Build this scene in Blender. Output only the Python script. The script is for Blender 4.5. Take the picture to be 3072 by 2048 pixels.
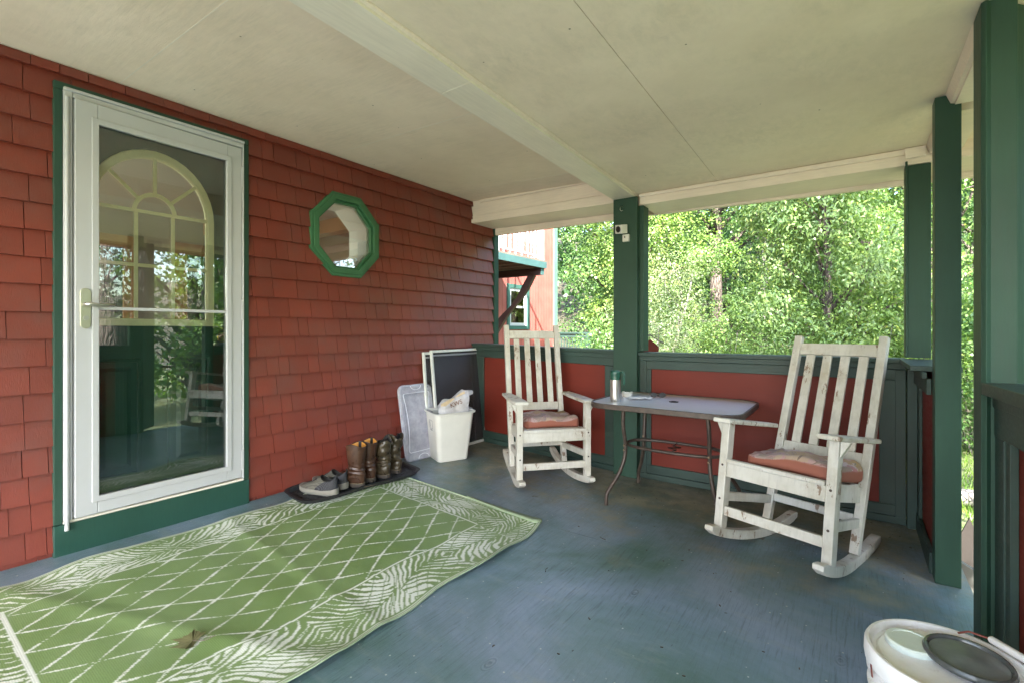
import bpy, bmesh, math, random
import numpy as np
from mathutils import Vector, Matrix, noise as mnoise

R = math.radians
for o in list(bpy.data.objects):
    bpy.data.objects.remove(o, do_unlink=True)
SC = bpy.context.scene
COL = SC.collection

# ------------------------------------------------------------------ camera
CAMX, CAMZ = 3.05, 1.13
YAW = math.atan(1033 / 1450)
cam = bpy.data.cameras.new('camera')
camo = bpy.data.objects.new('camera', cam)
COL.objects.link(camo)
camo.location = (CAMX, 0, CAMZ)
camo.rotation_euler = (R(90), 0, YAW)
cam.sensor_fit = 'HORIZONTAL'
cam.sensor_width = 36
cam.lens = 36 * 1450 / 3072
cam.shift_y = -34 / 3072
cam.clip_start = 0.03
cam.clip_end = 900
SC.camera = camo

# ------------------------------------------------------------------ world, sun, exposure
SUN_TRAVEL = Vector((-0.33, 0.62, -0.71)).normalized()
to_sun = -SUN_TRAVEL
el = math.asin(to_sun.z)
az = math.atan2(to_sun.x, to_sun.y)
world = bpy.data.worlds.new('World')
SC.world = world
world.use_nodes = True
wn = world.node_tree.nodes
wl = world.node_tree.links
sky = wn.new('ShaderNodeTexSky')
sky.sky_type = 'NISHITA'
sky.sun_disc = False
sky.sun_elevation = el
sky.sun_rotation = az
sky.dust_density = 2.0
sky.ozone_density = 1.0
wl.new(sky.outputs[0], wn['Background'].inputs[0])
wn['Background'].inputs[1].default_value = 0.15
sun = bpy.data.lights.new('sun', 'SUN')
sun.energy = 3.4
sun.angle = R(0.53)
sun.color = (1.0, 0.95, 0.87)
suno = bpy.data.objects.new('sun', sun)
COL.objects.link(suno)
suno.rotation_euler = SUN_TRAVEL.to_track_quat('-Z', 'Y').to_euler()
suno.location = (8, -8, 14)
vs = SC.view_settings
SC.display_settings.display_device = 'sRGB'
vs.view_transform = 'Standard'
vs.look = 'None'
vs.gamma = 1
vs.use_curve_mapping = False
vs.exposure = 3.45
SC.render.engine = 'CYCLES'
cy = SC.cycles
cy.use_denoising = True
cy.max_bounces = 9
cy.diffuse_bounces = 6
cy.glossy_bounces = 4
cy.transmission_bounces = 6
cy.transparent_max_bounces = 12
cy.sample_clamp_indirect = 6
cy.use_adaptive_sampling = True

# ------------------------------------------------------------------ helpers
def zf(x):
    """porch floor height: it rises towards the house"""
    return 0.08 * max(0.0, 1 - x / 1.67)


def put(o, label=None, cat=None, group=None, kind=None):
    if label: o['label'] = label
    if cat: o['category'] = cat
    if group: o['group'] = group
    if kind: o['kind'] = kind
    return o


def empty(name, loc=(0, 0, 0), rz=0, parent=None):
    o = bpy.data.objects.new(name, None)
    COL.objects.link(o)
    o.location = loc
    o.rotation_euler = (0, 0, rz)
    o.empty_display_size = 0.1
    if parent: o.parent = parent
    return o


def thing(name, label, cat, loc=(0, 0, 0), rz=0, group=None):
    return put(empty(name, loc, rz), label, cat, group)


class MB:
    def __init__(s):
        s.v = []; s.f = []

    def add(s, vs, fs):
        n = len(s.v)
        s.v += [tuple(p) for p in vs]
        s.f += [tuple(i + n for i in f) for f in fs]
        return s

    def box(s, a, b):
        x0, y0, z0 = a; x1, y1, z1 = b
        return s.add([(x0, y0, z0), (x1, y0, z0), (x1, y1, z0), (x0, y1, z0),
                      (x0, y0, z1), (x1, y0, z1), (x1, y1, z1), (x0, y1, z1)],
                     [(3, 2, 1, 0), (4, 5, 6, 7), (0, 1, 5, 4), (1, 2, 6, 5), (2, 3, 7, 6), (3, 0, 4, 7)])

    def hexa(s, p):
        return s.add(p, [(3, 2, 1, 0), (4, 5, 6, 7), (0, 1, 5, 4), (1, 2, 6, 5), (2, 3, 7, 6), (3, 0, 4, 7)])

    def bar(s, p, q, w, h, up=(0, 0, 1)):
        """square bar from p to q; w across, h along up"""
        p = Vector(p); q = Vector(q); d = (q - p).normalized()
        u = Vector(up); sd = d.cross(u).normalized(); u = sd.cross(d).normalized()
        a = sd * w / 2; b = u * h / 2
        return s.hexa([p - a - b, p + a - b, q + a - b, q - a - b, p - a + b, p + a + b, q + a + b, q - a + b])

    def prism(s, poly, fn, t0, t1):
        """polygon (2d) swept between t0 and t1; fn(u,v,t)->xyz"""
        n = len(poly)
        vs = [fn(u, v, t0) for u, v in poly] + [fn(u, v, t1) for u, v in poly]
        fs = [tuple(range(n - 1, -1, -1)), tuple(range(n, 2 * n))]
        fs += [(i, (i + 1) % n, n + (i + 1) % n, n + i) for i in range(n)]
        return s.add(vs, fs)

    def tube(s, path, rad, n=8, cap=True):
        path = [Vector(p) for p in path]
        if not hasattr(rad, '__len__'): rad = [rad] * len(path)
        rings = []
        ref = None
        for i, p in enumerate(path):
            d = (path[min(i + 1, len(path) - 1)] - path[max(i - 1, 0)]).normalized()
            if ref is None:
                ref = Vector((0, 0, 1)) if abs(d.z) < 0.9 else Vector((1, 0, 0))
            a = d.cross(ref).normalized(); b = a.cross(d).normalized(); ref = b
            rings.append([p + a * rad[i] * math.cos(2 * math.pi * k / n) + b * rad[i] * math.sin(2 * math.pi * k / n) for k in range(n)])
        return s.loft(rings, cap, cap)

    def loft(s, rings, cap0=True, cap1=True, closed=True):
        n = len(rings[0]); vs = [p for r in rings for p in r]; fs = []
        for i in range(len(rings) - 1):
            for k in range(n if closed else n - 1):
                k2 = (k + 1) % n
                fs.append((i * n + k, i * n + k2, (i + 1) * n + k2, (i + 1) * n + k))
        if cap0: fs.append(tuple(range(n - 1, -1, -1)))
        if cap1: fs.append(tuple((len(rings) - 1) * n + k for k in range(n)))
        return s.add(vs, fs)

    def lathe(s, prof, n=24, c=(0, 0, 0), cap0=True, cap1=True):
        rings = [[(c[0] + r * math.cos(2 * math.pi * k / n), c[1] + r * math.sin(2 * math.pi * k / n), c[2] + z) for k in range(n)] for r, z in prof]
        return s.loft(rings, cap0, cap1)

    def build(s, name, mat, parent=None, smooth=False, bevel=0, seg=2, angle=40):
        me = bpy.data.meshes.new(name)
        me.from_pydata(s.v, [], s.f)
        bm = bmesh.new(); bm.from_mesh(me)
        bmesh.ops.recalc_face_normals(bm, faces=bm.faces)
        bm.to_mesh(me); bm.free()
        return link(name, me, mat, parent, smooth, bevel, seg, angle)


def link(name, me, mat, parent=None, smooth=False, bevel=0, seg=2, angle=40):
    o = bpy.data.objects.new(name, me)
    COL.objects.link(o)
    if mat is not None and len(me.materials) == 0: me.materials.append(mat)
    if parent: o.parent = parent
    if smooth:
        me.polygons.foreach_set('use_smooth', [True] * len(me.polygons))
        if smooth != 'full':
            try: me.set_sharp_from_angle(angle=R(angle))
            except Exception: pass
    if bevel:
        m = o.modifiers.new('bevel', 'BEVEL')
        m.width = bevel; m.segments = seg; m.limit_method = 'ANGLE'; m.angle_limit = R(30)
    return o


def box(name, a, b, mat, parent=None, bevel=0.0):
    return MB().box(a, b).build(name, mat, parent, bevel=bevel, seg=1 if bevel < 0.003 else 2)


def plate_holes(outer, holes, fn, t0, t1):
    """flat plate with holes as a MB; outline 2d points, fn(u,v,t)"""
    bm = bmesh.new(); loops = []
    for lp in [outer] + holes:
        vs = [bm.verts.new((u, v, 0)) for u, v in lp]
        for i in range(len(vs)): bm.edges.new((vs[i], vs[(i + 1) % len(vs)]))
        loops.append(len(vs))
    bmesh.ops.triangle_fill(bm, use_beauty=True, use_dissolve=False, edges=bm.edges[:])
    bm.verts.index_update()
    pts = [(v.co.x, v.co.y) for v in bm.verts]
    fs = [tuple(v.index for v in f.verts) for f in bm.faces]
    bm.free()
    n = len(pts); mb = MB()
    faces = [f for f in fs] + [tuple(i + n for i in reversed(f)) for f in fs]
    k = 0
    for c in loops:
        for i in range(c):
            a = k + i; b = k + (i + 1) % c
            faces.append((a, b, b + n, a + n))
        k += c
    mb.add([fn(u, v, t0) for u, v in pts] + [fn(u, v, t1) for u, v in pts], faces)
    return mb


# ------------------------------------------------------------------ materials
class NT:
    def __init__(s, name):
        s.m = bpy.data.materials.new(name); s.m.use_nodes = True
        s.t = s.m.node_tree; s.n = s.t.nodes; s.b = s.n['Principled BSDF']; s.out = s.n['Material Output']

    def node(s, typ, ins=None, **kw):
        nd = s.n.new(typ)
        for k, v in kw.items(): setattr(nd, k, v)
        for k, v in (ins or {}).items(): s.set(nd.inputs[k], v)
        return nd

    def set(s, sock, v):
        if isinstance(v, bpy.types.NodeSocket): s.t.links.new(v, sock)
        elif isinstance(v, bpy.types.Node): s.t.links.new(v.outputs[0], sock)
        else:
            if hasattr(sock.default_value, '__len__') and len(sock.default_value) == 4 and len(v) == 3: v = (*v, 1)
            sock.default_value = v

    def coord(s, scale=(1, 1, 1), kind='Object', loc=(0, 0, 0)):
        tc = s.node('ShaderNodeTexCoord')
        mp = s.node('ShaderNodeMapping', {'Vector': tc.outputs[kind], 'Scale': scale, 'Location': loc})
        return mp.outputs[0]

    def wcoord(s, scale=(1, 1, 1), loc=(0, 0, 0)):
        g = s.node('ShaderNodeNewGeometry')
        mp = s.node('ShaderNodeMapping', {'Vector': g.outputs['Position'], 'Scale': scale, 'Location': loc})
        return mp.outputs[0]

    def noise(s, vec, scale, detail=4, rough=0.55, dist=0):
        return s.node('ShaderNodeTexNoise', {'Vector': vec, 'Scale': scale, 'Detail': detail, 'Roughness': rough, 'Distortion': dist})

    def ramp(s, fac, stops):
        r = s.node('ShaderNodeValToRGB', {'Fac': fac})
        e = r.color_ramp.elements
        while len(e) < len(stops): e.new(0.5)
        for i, (p, c) in enumerate(stops):
            e[i].position = p
            e[i].color = (c, c, c, 1) if not hasattr(c, '__len__') else (*c[:3], 1)
        return r

    def mix(s, fac, a, b, mode='MIX'):
        m = s.node('ShaderNodeMix', data_type='RGBA', blend_type=mode)
        s.set(m.inputs[0], fac); s.set(m.inputs[6], a); s.set(m.inputs[7], b)
        return m.outputs[2]

    def math(s, op, a, b=0.0):
        m = s.node('ShaderNodeMath', operation=op)
        s.set(m.inputs[0], a); s.set(m.inputs[1], b)
        return m.outputs[0]

    def bump(s, h, strength, dist=0.005):
        b = s.node('ShaderNodeBump', {'Height': h, 'Strength': strength, 'Distance': dist})
        s.t.links.new(b.outputs[0], s.b.inputs['Normal'])
        return b

    def P(s, **kw):
        for k, v in kw.items(): s.set(s.b.inputs[k.replace('_', ' ')], v)
        return s.m


def paint(name, col, rough=0.45, var=0.16, grain=(1, 1, 1), gs=20, bump=0.15, chip=None, chip_t=0.66, dirt=None, dirt_t=0.55, island=0.0, spec=0.5, chip_scale=9):
    n = NT(name)
    c = n.wcoord()
    big = n.noise(c, 2.3, 3)
    lo = tuple(x * (1 - var) for x in col); hi = tuple(min(1, x * (1 + var)) for x in col)
    base = n.ramp(big.outputs[0], [(0.3, lo), (0.7, hi)]).outputs[0]
    if island:
        g = n.node('ShaderNodeObjectInfo')
        g2 = n.node('ShaderNodeNewGeometry')
        rnd = n.math('FRACT', n.math('ADD', g.outputs['Random'], g2.outputs['Random Per Island']))
        base = n.mix(1.0, base, n.ramp(rnd, [(0, 1 - island), (1, 1 + island * 0.6)]).outputs[0], 'MULTIPLY')
    gc = n.wcoord(grain)
    gr = n.noise(gc, gs, 6, 0.65)
    base = n.mix(0.22, base, n.ramp(gr.outputs[0], [(0.25, 0.35), (0.75, 1.0)]).outputs[0], 'MULTIPLY')
    if dirt is not None:
        dn = n.noise(n.wcoord(loc=(3, 1, 7)), 3.1, 7, 0.7)
        base = n.mix(n.math('MULTIPLY', n.ramp(dn.outputs[0], [(dirt_t - 0.08, 0), (dirt_t + 0.18, 1)]).outputs[0], 0.75), base, dirt)
    if chip is not None:
        cn = n.noise(n.wcoord(tuple(0.35 + 0.65 * g for g in grain), loc=(5, 2, 1)), chip_scale, 8, 0.72)
        base = n.mix(n.ramp(cn.outputs[0], [(chip_t, 0), (chip_t + 0.025, 1)]).outputs[0], base, chip)
    rg = n.ramp(gr.outputs[0], [(0.2, max(0.05, rough - 0.08)), (0.8, min(1, rough + 0.12))])
    n.bump(gr.outputs[0], bump, 0.004)
    return n.P(Base_Color=base, Roughness=rg.outputs[0], Specular_IOR_Level=spec)


def plain(name, col, rough=0.5, metal=0.0, spec=0.5, noise=0.0, ns=30, bump=0):
    n = NT(name)
    b = col
    if noise:
        nn = n.noise(n.coord(), ns, 5, 0.6)
        b = n.ramp(nn.outputs[0], [(0.25, tuple(x * (1 - noise) for x in col)), (0.75, tuple(min(1, x * (1 + noise)) for x in col))]).outputs[0]
        if bump: n.bump(nn.outputs[0], bump, 0.004)
    return n.P(Base_Color=b, Roughness=rough, Metallic=metal, Specular_IOR_Level=spec)


M = {}
M['shingle'] = paint('red shingle paint', (0.210, 0.036, 0.020), rough=0.42, spec=0.6, var=0.10, grain=(9, 9, 0.7), gs=26, bump=0.32, island=0.13, dirt=(0.16, 0.055, 0.042), dirt_t=0.56, chip=(0.5, 0.42, 0.36), chip_t=0.725, chip_scale=24)
M['red_panel'] = paint('red panel paint', (0.165, 0.024, 0.014), rough=0.5, spec=0.25, var=0.12, grain=(0.5, 1, 6), gs=14, bump=0.12)
M['green'] = paint('green trim paint', (0.027, 0.068, 0.046), rough=0.5, spec=0.3, var=0.14, grain=(6, 6, 0.5), gs=16, bump=0.25, chip=(0.40, 0.42, 0.36), chip_t=0.735, chip_scale=20)
M['green_rail'] = paint('green rail paint', (0.028, 0.056, 0.046), rough=0.48, spec=0.4, var=0.22, grain=(0.6, 6, 6), gs=16, bump=0.25, dirt=(0.035, 0.045, 0.032), chip=(0.30, 0.31, 0.26), chip_t=0.735, chip_scale=18)
M['green_oct'] = paint('green window paint', (0.045, 0.15, 0.068), rough=0.35, var=0.1, bump=0.06)
M['door_green'] = paint('dark green door paint', (0.022, 0.075, 0.055), rough=0.35, var=0.1, grain=(6, 6, 0.6), bump=0.12)
M['cream'] = paint('cream trim paint', (0.86, 0.73, 0.62), rough=0.5, var=0.08, grain=(0.5, 6, 6), gs=12, bump=0.12, chip=(0.36, 0.27, 0.18), chip_t=0.73, chip_scale=13)
M['beam_cream'] = paint('boxed beam paint', (0.85, 0.77, 0.65), rough=0.5, var=0.07, grain=(6, 0.5, 6), gs=10, bump=0.08)
M['vinyl'] = plain('white vinyl', (0.50, 0.50, 0.51), 0.33, noise=0.03, ns=6)
M['white_paint'] = paint('white balcony paint', (0.42, 0.42, 0.44), rough=0.5, var=0.05, chip=(0.25, 0.22, 0.2), chip_t=0.70, chip_scale=16)
M['siding'] = None
M['arch_cream'] = plain('aged cream plastic', (0.90, 0.84, 0.55), 0.4, noise=0.06)
M['rubber'] = plain('black rubber', (0.02, 0.021, 0.025), 0.55, noise=0.3, ns=60, bump=0.4)
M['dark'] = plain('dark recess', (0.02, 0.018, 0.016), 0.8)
M['steel'] = plain('brushed steel', (0.62, 0.59, 0.54), 0.28, 0.95, noise=0.05)
M['tube_metal'] = plain('rusty brown tube', (0.075, 0.055, 0.044), 0.45, 0.35, noise=0.35, ns=26, bump=0.1)
M['bolt'] = plain('rusty bolt', (0.22, 0.16, 0.10), 0.55, 0.6, noise=0.3)
M['mug_green'] = plain('green plastic', (0.012, 0.075, 0.05), 0.3)
M['white_plastic'] = plain('white plastic', (0.66, 0.65, 0.60), 0.38, noise=0.05, ns=9)
M['grey_plastic'] = plain('grey plastic', (0.22, 0.22, 0.23), 0.45)
M['black_plastic'] = plain('black plastic', (0.015, 0.015, 0.016), 0.35)
M['brass'] = plain('brass', (0.75, 0.5, 0.16), 0.25, 1.0)
M['wood_orange'] = paint('varnished wood', (0.42, 0.19, 0.07), rough=0.35, var=0.2, grain=(6, 6, 0.6))
M['room_wall'] = plain('room plaster', (0.40, 0.375, 0.33), 0.8)
M['room_white'] = plain('white window jamb', (0.82, 0.82, 0.80), 0.5)
M['room_floor'] = plain('room floor', (0.12, 0.085, 0.06), 0.5)
M['bark'] = None


def mat_bark(name, col):
    n = NT(name)
    c = n.coord((1, 1, 0.18))
    v = n.node('ShaderNodeTexVoronoi', {'Vector': c, 'Scale': 22}, feature='DISTANCE_TO_EDGE')
    ns = n.noise(c, 14, 7, 0.7, 0.6)
    h = n.math('ADD', n.ramp(v.outputs[0], [(0, 0), (0.18, 1)]).outputs[0], ns.outputs[0])
    b = n.ramp(h, [(0.35, tuple(x * 0.35 for x in col)), (1.0, col), (1.6, tuple(min(1, x * 1.7) for x in col))])
    n.bump(h, 0.9, 0.02)
    return n.P(Base_Color=b.outputs[0], Roughness=0.9)


M['bark'] = mat_bark('brown bark', (0.085, 0.066, 0.056))
M['bark_grey'] = mat_bark('grey bark', (0.17, 0.16, 0.145))


def mat_leaf(name, col, var=0.26, trans=0.36):
    n = NT(name)
    g = n.node('ShaderNodeNewGeometry')
    rnd = g.outputs['Random Per Island']
    lo = tuple(x * (1 - var) for x in col)
    hi = (min(1, col[0] * (1 + var * 1.5)), min(1, col[1] * (1 + var)), col[2] * 1.05)
    b = n.ramp(rnd, [(0.0, lo), (0.5, col), (0.93, hi), (1.0, (hi[0] * 1.25, hi[1] * 1.0, hi[2] * 0.8))]).outputs[0]
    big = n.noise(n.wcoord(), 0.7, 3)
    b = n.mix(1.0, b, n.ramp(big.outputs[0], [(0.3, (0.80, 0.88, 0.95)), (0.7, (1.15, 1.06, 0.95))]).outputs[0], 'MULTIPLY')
    n.P(Base_Color=b, Roughness=0.42, Specular_IOR_Level=0.5)
    tr = n.node('ShaderNodeBsdfTranslucent', {'Color': n.mix(1.0, b, (1.15, 1.3, 0.75), 'MULTIPLY')})
    mx = n.node('ShaderNodeMixShader', {0: trans, 1: n.b.outputs[0], 2: tr.outputs[0]})
    n.t.links.new(mx.outputs[0], n.out.inputs[0])
    return n.m


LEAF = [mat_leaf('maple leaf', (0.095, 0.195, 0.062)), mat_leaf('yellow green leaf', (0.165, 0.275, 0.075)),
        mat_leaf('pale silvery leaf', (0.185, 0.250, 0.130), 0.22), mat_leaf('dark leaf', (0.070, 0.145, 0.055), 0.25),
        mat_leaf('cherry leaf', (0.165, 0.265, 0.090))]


def mat_glass(name, tint=(1, 1, 1), rough=0.0, k=2.0):
    n = NT(name)
    fr = n.node('ShaderNodeFresnel', {'IOR': 1.5})
    fac = n.math('MINIMUM', n.math('MULTIPLY', fr.outputs[0], k), 1.0)
    tr = n.node('ShaderNodeBsdfTransparent', {'Color': tint})
    gl = n.node('ShaderNodeBsdfGlossy', {'Roughness': rough, 'Color': (1, 1, 1)})
    mx = n.node('ShaderNodeMixShader', {0: fac, 1: tr.outputs[0], 2: gl.outputs[0]})
    n.t.links.new(mx.outputs[0], n.out.inputs[0])
    n.n.remove(n.b)
    return n.m


M['glass'] = mat_glass('window glass', (0.93, 0.96, 0.93), 0.0, 2.3)


def mat_floor():
    n = NT('painted plywood floor')
    c = n.wcoord()
    big = n.noise(c, 1.1, 8, 0.66, 0.4)
    base = n.ramp(big.outputs[0], [(0.36, (0.070, 0.140, 0.112)), (0.5, (0.130, 0.200, 0.225)), (0.64, (0.205, 0.265, 0.350))]).outputs[0]  # blue stops hold the skylight's tint in the paint colour
    gr = n.noise(n.wcoord((9, 0.45, 1)), 14, 8, 0.72, 0.5)
    gm = n.ramp(n.noise(n.wcoord(loc=(7, 7, 0)), 1.7, 3).outputs[0], [(0.38, 0.2), (0.62, 0.8)]).outputs[0]
    base = n.mix(gm, base, n.ramp(gr.outputs[0], [(0.34, 0.38), (0.50, 1.0)]).outputs[0], 'MULTIPLY')
    # knots
    kv = n.node('ShaderNodeTexVoronoi', {'Vector': n.wcoord((2.2, 1.2, 1)), 'Scale': 2.2, 'Randomness': 1.0})
    kn = n.math('SINE', n.math('MULTIPLY', kv.outputs[0], 140))
    km = n.ramp(kv.outputs[0], [(0.03, 1), (0.13, 0)]).outputs[0]
    base = n.mix(n.math('MULTIPLY', km, 0.28), base, n.ramp(kn, [(0.3, 0.03), (0.9, 0.2)]).outputs[0])
    # pollen and soil collected along the railing
    sx = n.node('ShaderNodeSeparateXYZ', {0: n.wcoord()})
    dy = n.math('SUBTRACT', sx.outputs[1], 2.40)
    dn = n.noise(n.wcoord(loc=(2, 5, 0)), 3.0, 8, 0.68)
    fine = n.noise(n.wcoord(loc=(1, 0, 0)), 55, 4, 0.7)
    edge = n.math('ADD', n.math('MULTIPLY', dy, 0.75), n.math('MULTIPLY', n.math('SUBTRACT', dn.outputs[0], 0.5), 2.2))
    ef = n.ramp(edge, [(0.05, 0), (0.62, 1)]).outputs[0]
    ef = n.math('MULTIPLY', ef, n.ramp(fine.outputs[0], [(0.25, 0.45), (0.7, 0.95)]).outputs[0])
    base = n.mix(ef, base, n.ramp(dn.outputs[0], [(0.38, (0.060, 0.068, 0.040)), (0.62, (0.30, 0.265, 0.165))]).outputs[0])
    fk = n.noise(n.wcoord((1.6, 0.7, 1), (3, 8, 0)), 38, 5, 0.65)
    base = n.mix(n.ramp(fk.outputs[0], [(0.685, 0), (0.71, 1)]).outputs[0], base, (0.03, 0.04, 0.038))
    # pale scuffs
    sc = n.noise(n.wcoord((1, 3, 1), (9, 2, 0)), 4.5, 8, 0.75)
    base = n.mix(n.math('MULTIPLY', n.ramp(sc.outputs[0], [(0.54, 0), (0.72, 1)]).outputs[0], 0.5), base, (0.23, 0.27, 0.24))
    sp = n.node('ShaderNodeTexVoronoi', {'Vector': c, 'Scale': 17})
    base = n.mix(n.ramp(sp.outputs[0], [(0.045, 1), (0.07, 0)]).outputs[0], base, (0.45, 0.47, 0.42))
    h = n.math('ADD', gr.outputs[0], n.math('MULTIPLY', n.math('MULTIPLY', kn, km), 0.5))
    n.bump(h, 0.8, 0.003)
    rg = n.math('ADD', n.ramp(big.outputs[0], [(0.3, 0.40), (0.7, 0.30)]).outputs[0], n.math('MULTIPLY', ef, 0.3))
    return n.P(Base_Color=base, Roughness=rg, Specular_IOR_Level=0.6)


M['floor'] = mat_floor()


def mat_ceiling(name, grain):
    n = NT(name)
    c = n.wcoord()
    big = n.noise(c, 1.4, 6, 0.68)
    base = n.ramp(big.outputs[0], [(0.3, (0.76, 0.64, 0.50)), (0.7, (0.89, 0.765, 0.62))]).outputs[0]
    gr = n.noise(n.wcoord(grain), 9, 7, 0.72, 0.4)
    m = n.noise(n.wcoord(loc=(4, 4, 0)), 1.9, 8, 0.74)
    f = n.math('MULTIPLY', n.ramp(m.outputs[0], [(0.40, 0), (0.70, 1)]).outputs[0], n.ramp(gr.outputs[0], [(0.38, 1), (0.60, 0)]).outputs[0])
    base = n.mix(n.math('MULTIPLY', f, 0.45), base, (0.52, 0.46, 0.36))
    sp = n.node('ShaderNodeTexVoronoi', {'Vector': c, 'Scale': 7})
    base = n.mix(n.ramp(sp.outputs[0], [(0.02, 1), (0.035, 0)]).outputs[0], base, (0.2, 0.16, 0.1))
    n.bump(gr.outputs[0], 0.35, 0.003)
    return n.P(Base_Color=base, Roughness=0.6, Specular_IOR_Level=0.35)


M['ceil_left'] = mat_ceiling('ceiling plywood', (0.8, 6, 1))
M['ceil_right'] = mat_ceiling('ceiling plywood smooth', (3, 1.5, 1))


def mat_chair():
    n = NT('worn white chair paint')
    oc = n.coord((1, 1, 1))
    big = n.noise(oc, 5, 5, 0.65)
    base = n.ramp(big.outputs[0], [(0.3, (0.48, 0.45, 0.38)), (0.62, (0.63, 0.61, 0.55))]).outputs[0]
    gr = n.noise(n.coord((5, 5, 0.8)), 12, 7, 0.7)
    base = n.mix(0.4, base, n.ramp(gr.outputs[0], [(0.32, 0.62), (0.52, 1.0)]).outputs[0], 'MULTIPLY')
    dn = n.noise(n.coord((1, 1, 1), loc=(3, 3, 3)), 9, 8, 0.75)
    pm = n.ramp(n.noise(n.coord(loc=(1, 7, 2)), 3.2, 3).outputs[0], [(0.42, 0), (0.62, 1)]).outputs[0]
    base = n.mix(n.math('MULTIPLY', n.math('MULTIPLY', n.ramp(dn.outputs[0], [(0.47, 0), (0.66, 1)]).outputs[0], 0.75), pm), base, (0.40, 0.34, 0.24))
    cn = n.noise(n.coord((1.6, 1.6, 0.55), loc=(8, 1, 2)), 11, 8, 0.74)
    base = n.mix(n.ramp(n.math('ADD', cn.outputs[0], n.math('MULTIPLY', pm, 0.07)), [(0.635, 0), (0.65, 1)]).outputs[0], base, (0.23, 0.16, 0.11))
    n.bump(n.math('ADD', gr.outputs[0], n.ramp(cn.outputs[0], [(0.655, 0.6), (0.675, 0)]).outputs[0]), 0.3, 0.002)
    return n.P(Base_Color=base, Roughness=0.45)


M['chair'] = mat_chair()


def mat_cushion():
    n = NT('floral cushion fabric')
    c = n.coord((1, 1, 1))
    w = n.noise(c, 9, 4, 0.6, 2.2)
    v = n.node('ShaderNodeTexVoronoi', {'Vector': n.mix(0.25, c, w.outputs[1]), 'Scale': 11})
    cc = n.node('ShaderNodeSeparateColor', {0: v.outputs['Color']})
    pr = n.ramp(cc.outputs[0], [(0.0, (0.30, 0.11, 0.09)), (0.2, (0.46, 0.36, 0.34)), (0.4, (0.12, 0.12, 0.08)), (0.55, (0.40, 0.17, 0.17)), (0.7, (0.50, 0.41, 0.40)), (0.85, (0.36, 0.25, 0.10)), (1.0, (0.22, 0.17, 0.18))])
    flo = n.mix(n.ramp(w.outputs[0], [(0.40, 0.40), (0.60, 0.0)]).outputs[0], pr.outputs[0], (0.34, 0.20, 0.19))
    flo = n.mix(n.ramp(v.outputs[0], [(0.02, 0.5), (0.10, 0)]).outputs[0], flo, (0.12, 0.09, 0.05))
    g = n.node('ShaderNodeNewGeometry')
    sx = n.node('ShaderNodeSeparateXYZ', {0: n.coord((1, 1, 1), 'Normal')})
    top = n.ramp(n.math('ADD', sx.outputs[2], n.math('MULTIPLY', n.math('SUBTRACT', w.outputs[0], 0.5), 0.3)), [(0.20, 0), (0.34, 1)]).outputs[0]
    base = n.mix(top, (0.27, 0.092, 0.06), flo)
    wv = n.noise(c, 240, 2, 0.5)
    n.bump(wv.outputs[0], 0.35, 0.001)
    return n.P(Base_Color=base, Roughness=0.75)


M['cushion'] = mat_cushion()


def mat_leather(name, col, wear):
    n = NT(name)
    a = n.noise(n.coord(), 9, 6, 0.65, 0.5)
    f = n.noise(n.coord(loc=(1, 1, 1)), 70, 4, 0.6)
    b = n.ramp(a.outputs[0], [(0.3, tuple(x * 0.55 for x in col)), (0.55, col), (0.75, wear)])
    n.bump(n.math('ADD', n.math('MULTIPLY', a.outputs[0], 1.6), n.math('MULTIPLY', f.outputs[0], 0.5)), 0.45, 0.006)
    return n.P(Base_Color=b.outputs[0], Roughness=n.ramp(a.outputs[0], [(0.3, 0.22), (0.7, 0.42)]).outputs[0])


M['leather_brown'] = mat_leather('brown boot leather', (0.062, 0.028, 0.016), (0.13, 0.062, 0.032))
M['leather_olive'] = mat_leather('olive boot leather', (0.055, 0.041, 0.023), (0.16, 0.125, 0.08))
M['boot_sole'] = plain('boot sole', (0.05, 0.04, 0.032), 0.7, noise=0.3, ns=40)
M['boot_lining'] = plain('orange lining', (0.55, 0.24, 0.035), 0.7, noise=0.2)
M['welt'] = plain('stitched welt', (0.13, 0.10, 0.065), 0.7)


def mat_knit(name, col, col2, sc):
    n = NT(name)
    w = n.node('ShaderNodeTexWave', {'Vector': n.coord(), 'Scale': sc, 'Distortion': 2.5, 'Detail': 2})
    b = n.ramp(w.outputs[1], [(0.3, col), (0.7, col2)])
    n.bump(w.outputs[1], 0.4, 0.002)
    return n.P(Base_Color=b.outputs[0], Roughness=0.8)


M['knit'] = mat_knit('grey knit', (0.075, 0.071, 0.056), (0.115, 0.108, 0.088), 60)
M['heel_knit'] = mat_knit('dark heel cup', (0.022, 0.022, 0.026), (0.055, 0.055, 0.062), 150)
M['sneaker_sole'] = plain('pale foam sole', (0.20, 0.19, 0.16), 0.6, noise=0.08)


def mat_rug():
    n = NT('woven rug')
    a = n.node('ShaderNodeAttribute', attribute_name='print')
    f = n.noise(n.wcoord(), 2.2, 5, 0.6)
    green = n.ramp(f.outputs[0], [(0.3, (0.165, 0.255, 0.080)), (0.7, (0.230, 0.325, 0.135))]).outputs[0]
    c = n.wcoord((1, 1, 1))
    ck = n.node('ShaderNodeTexVoronoi', {'Vector': n.wcoord((1, 1, 0)), 'Scale': 170, 'Randomness': 0.25})
    h = ck.outputs[0]
    base = n.mix(a.outputs['Fac'], green, (0.74, 0.76, 0.68))
    base = n.mix(0.5, base, n.ramp(h, [(0.2, 1), (0.62, 0.55)]).outputs[0], 'MULTIPLY')
    n.bump(h, 0.5, 0.002)
    return n.P(Base_Color=base, Roughness=0.55)


M['rug'] = mat_rug()
M['rug_hem'] = plain('rug hem', (0.30, 0.38, 0.24), 0.6, noise=0.1)


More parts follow.
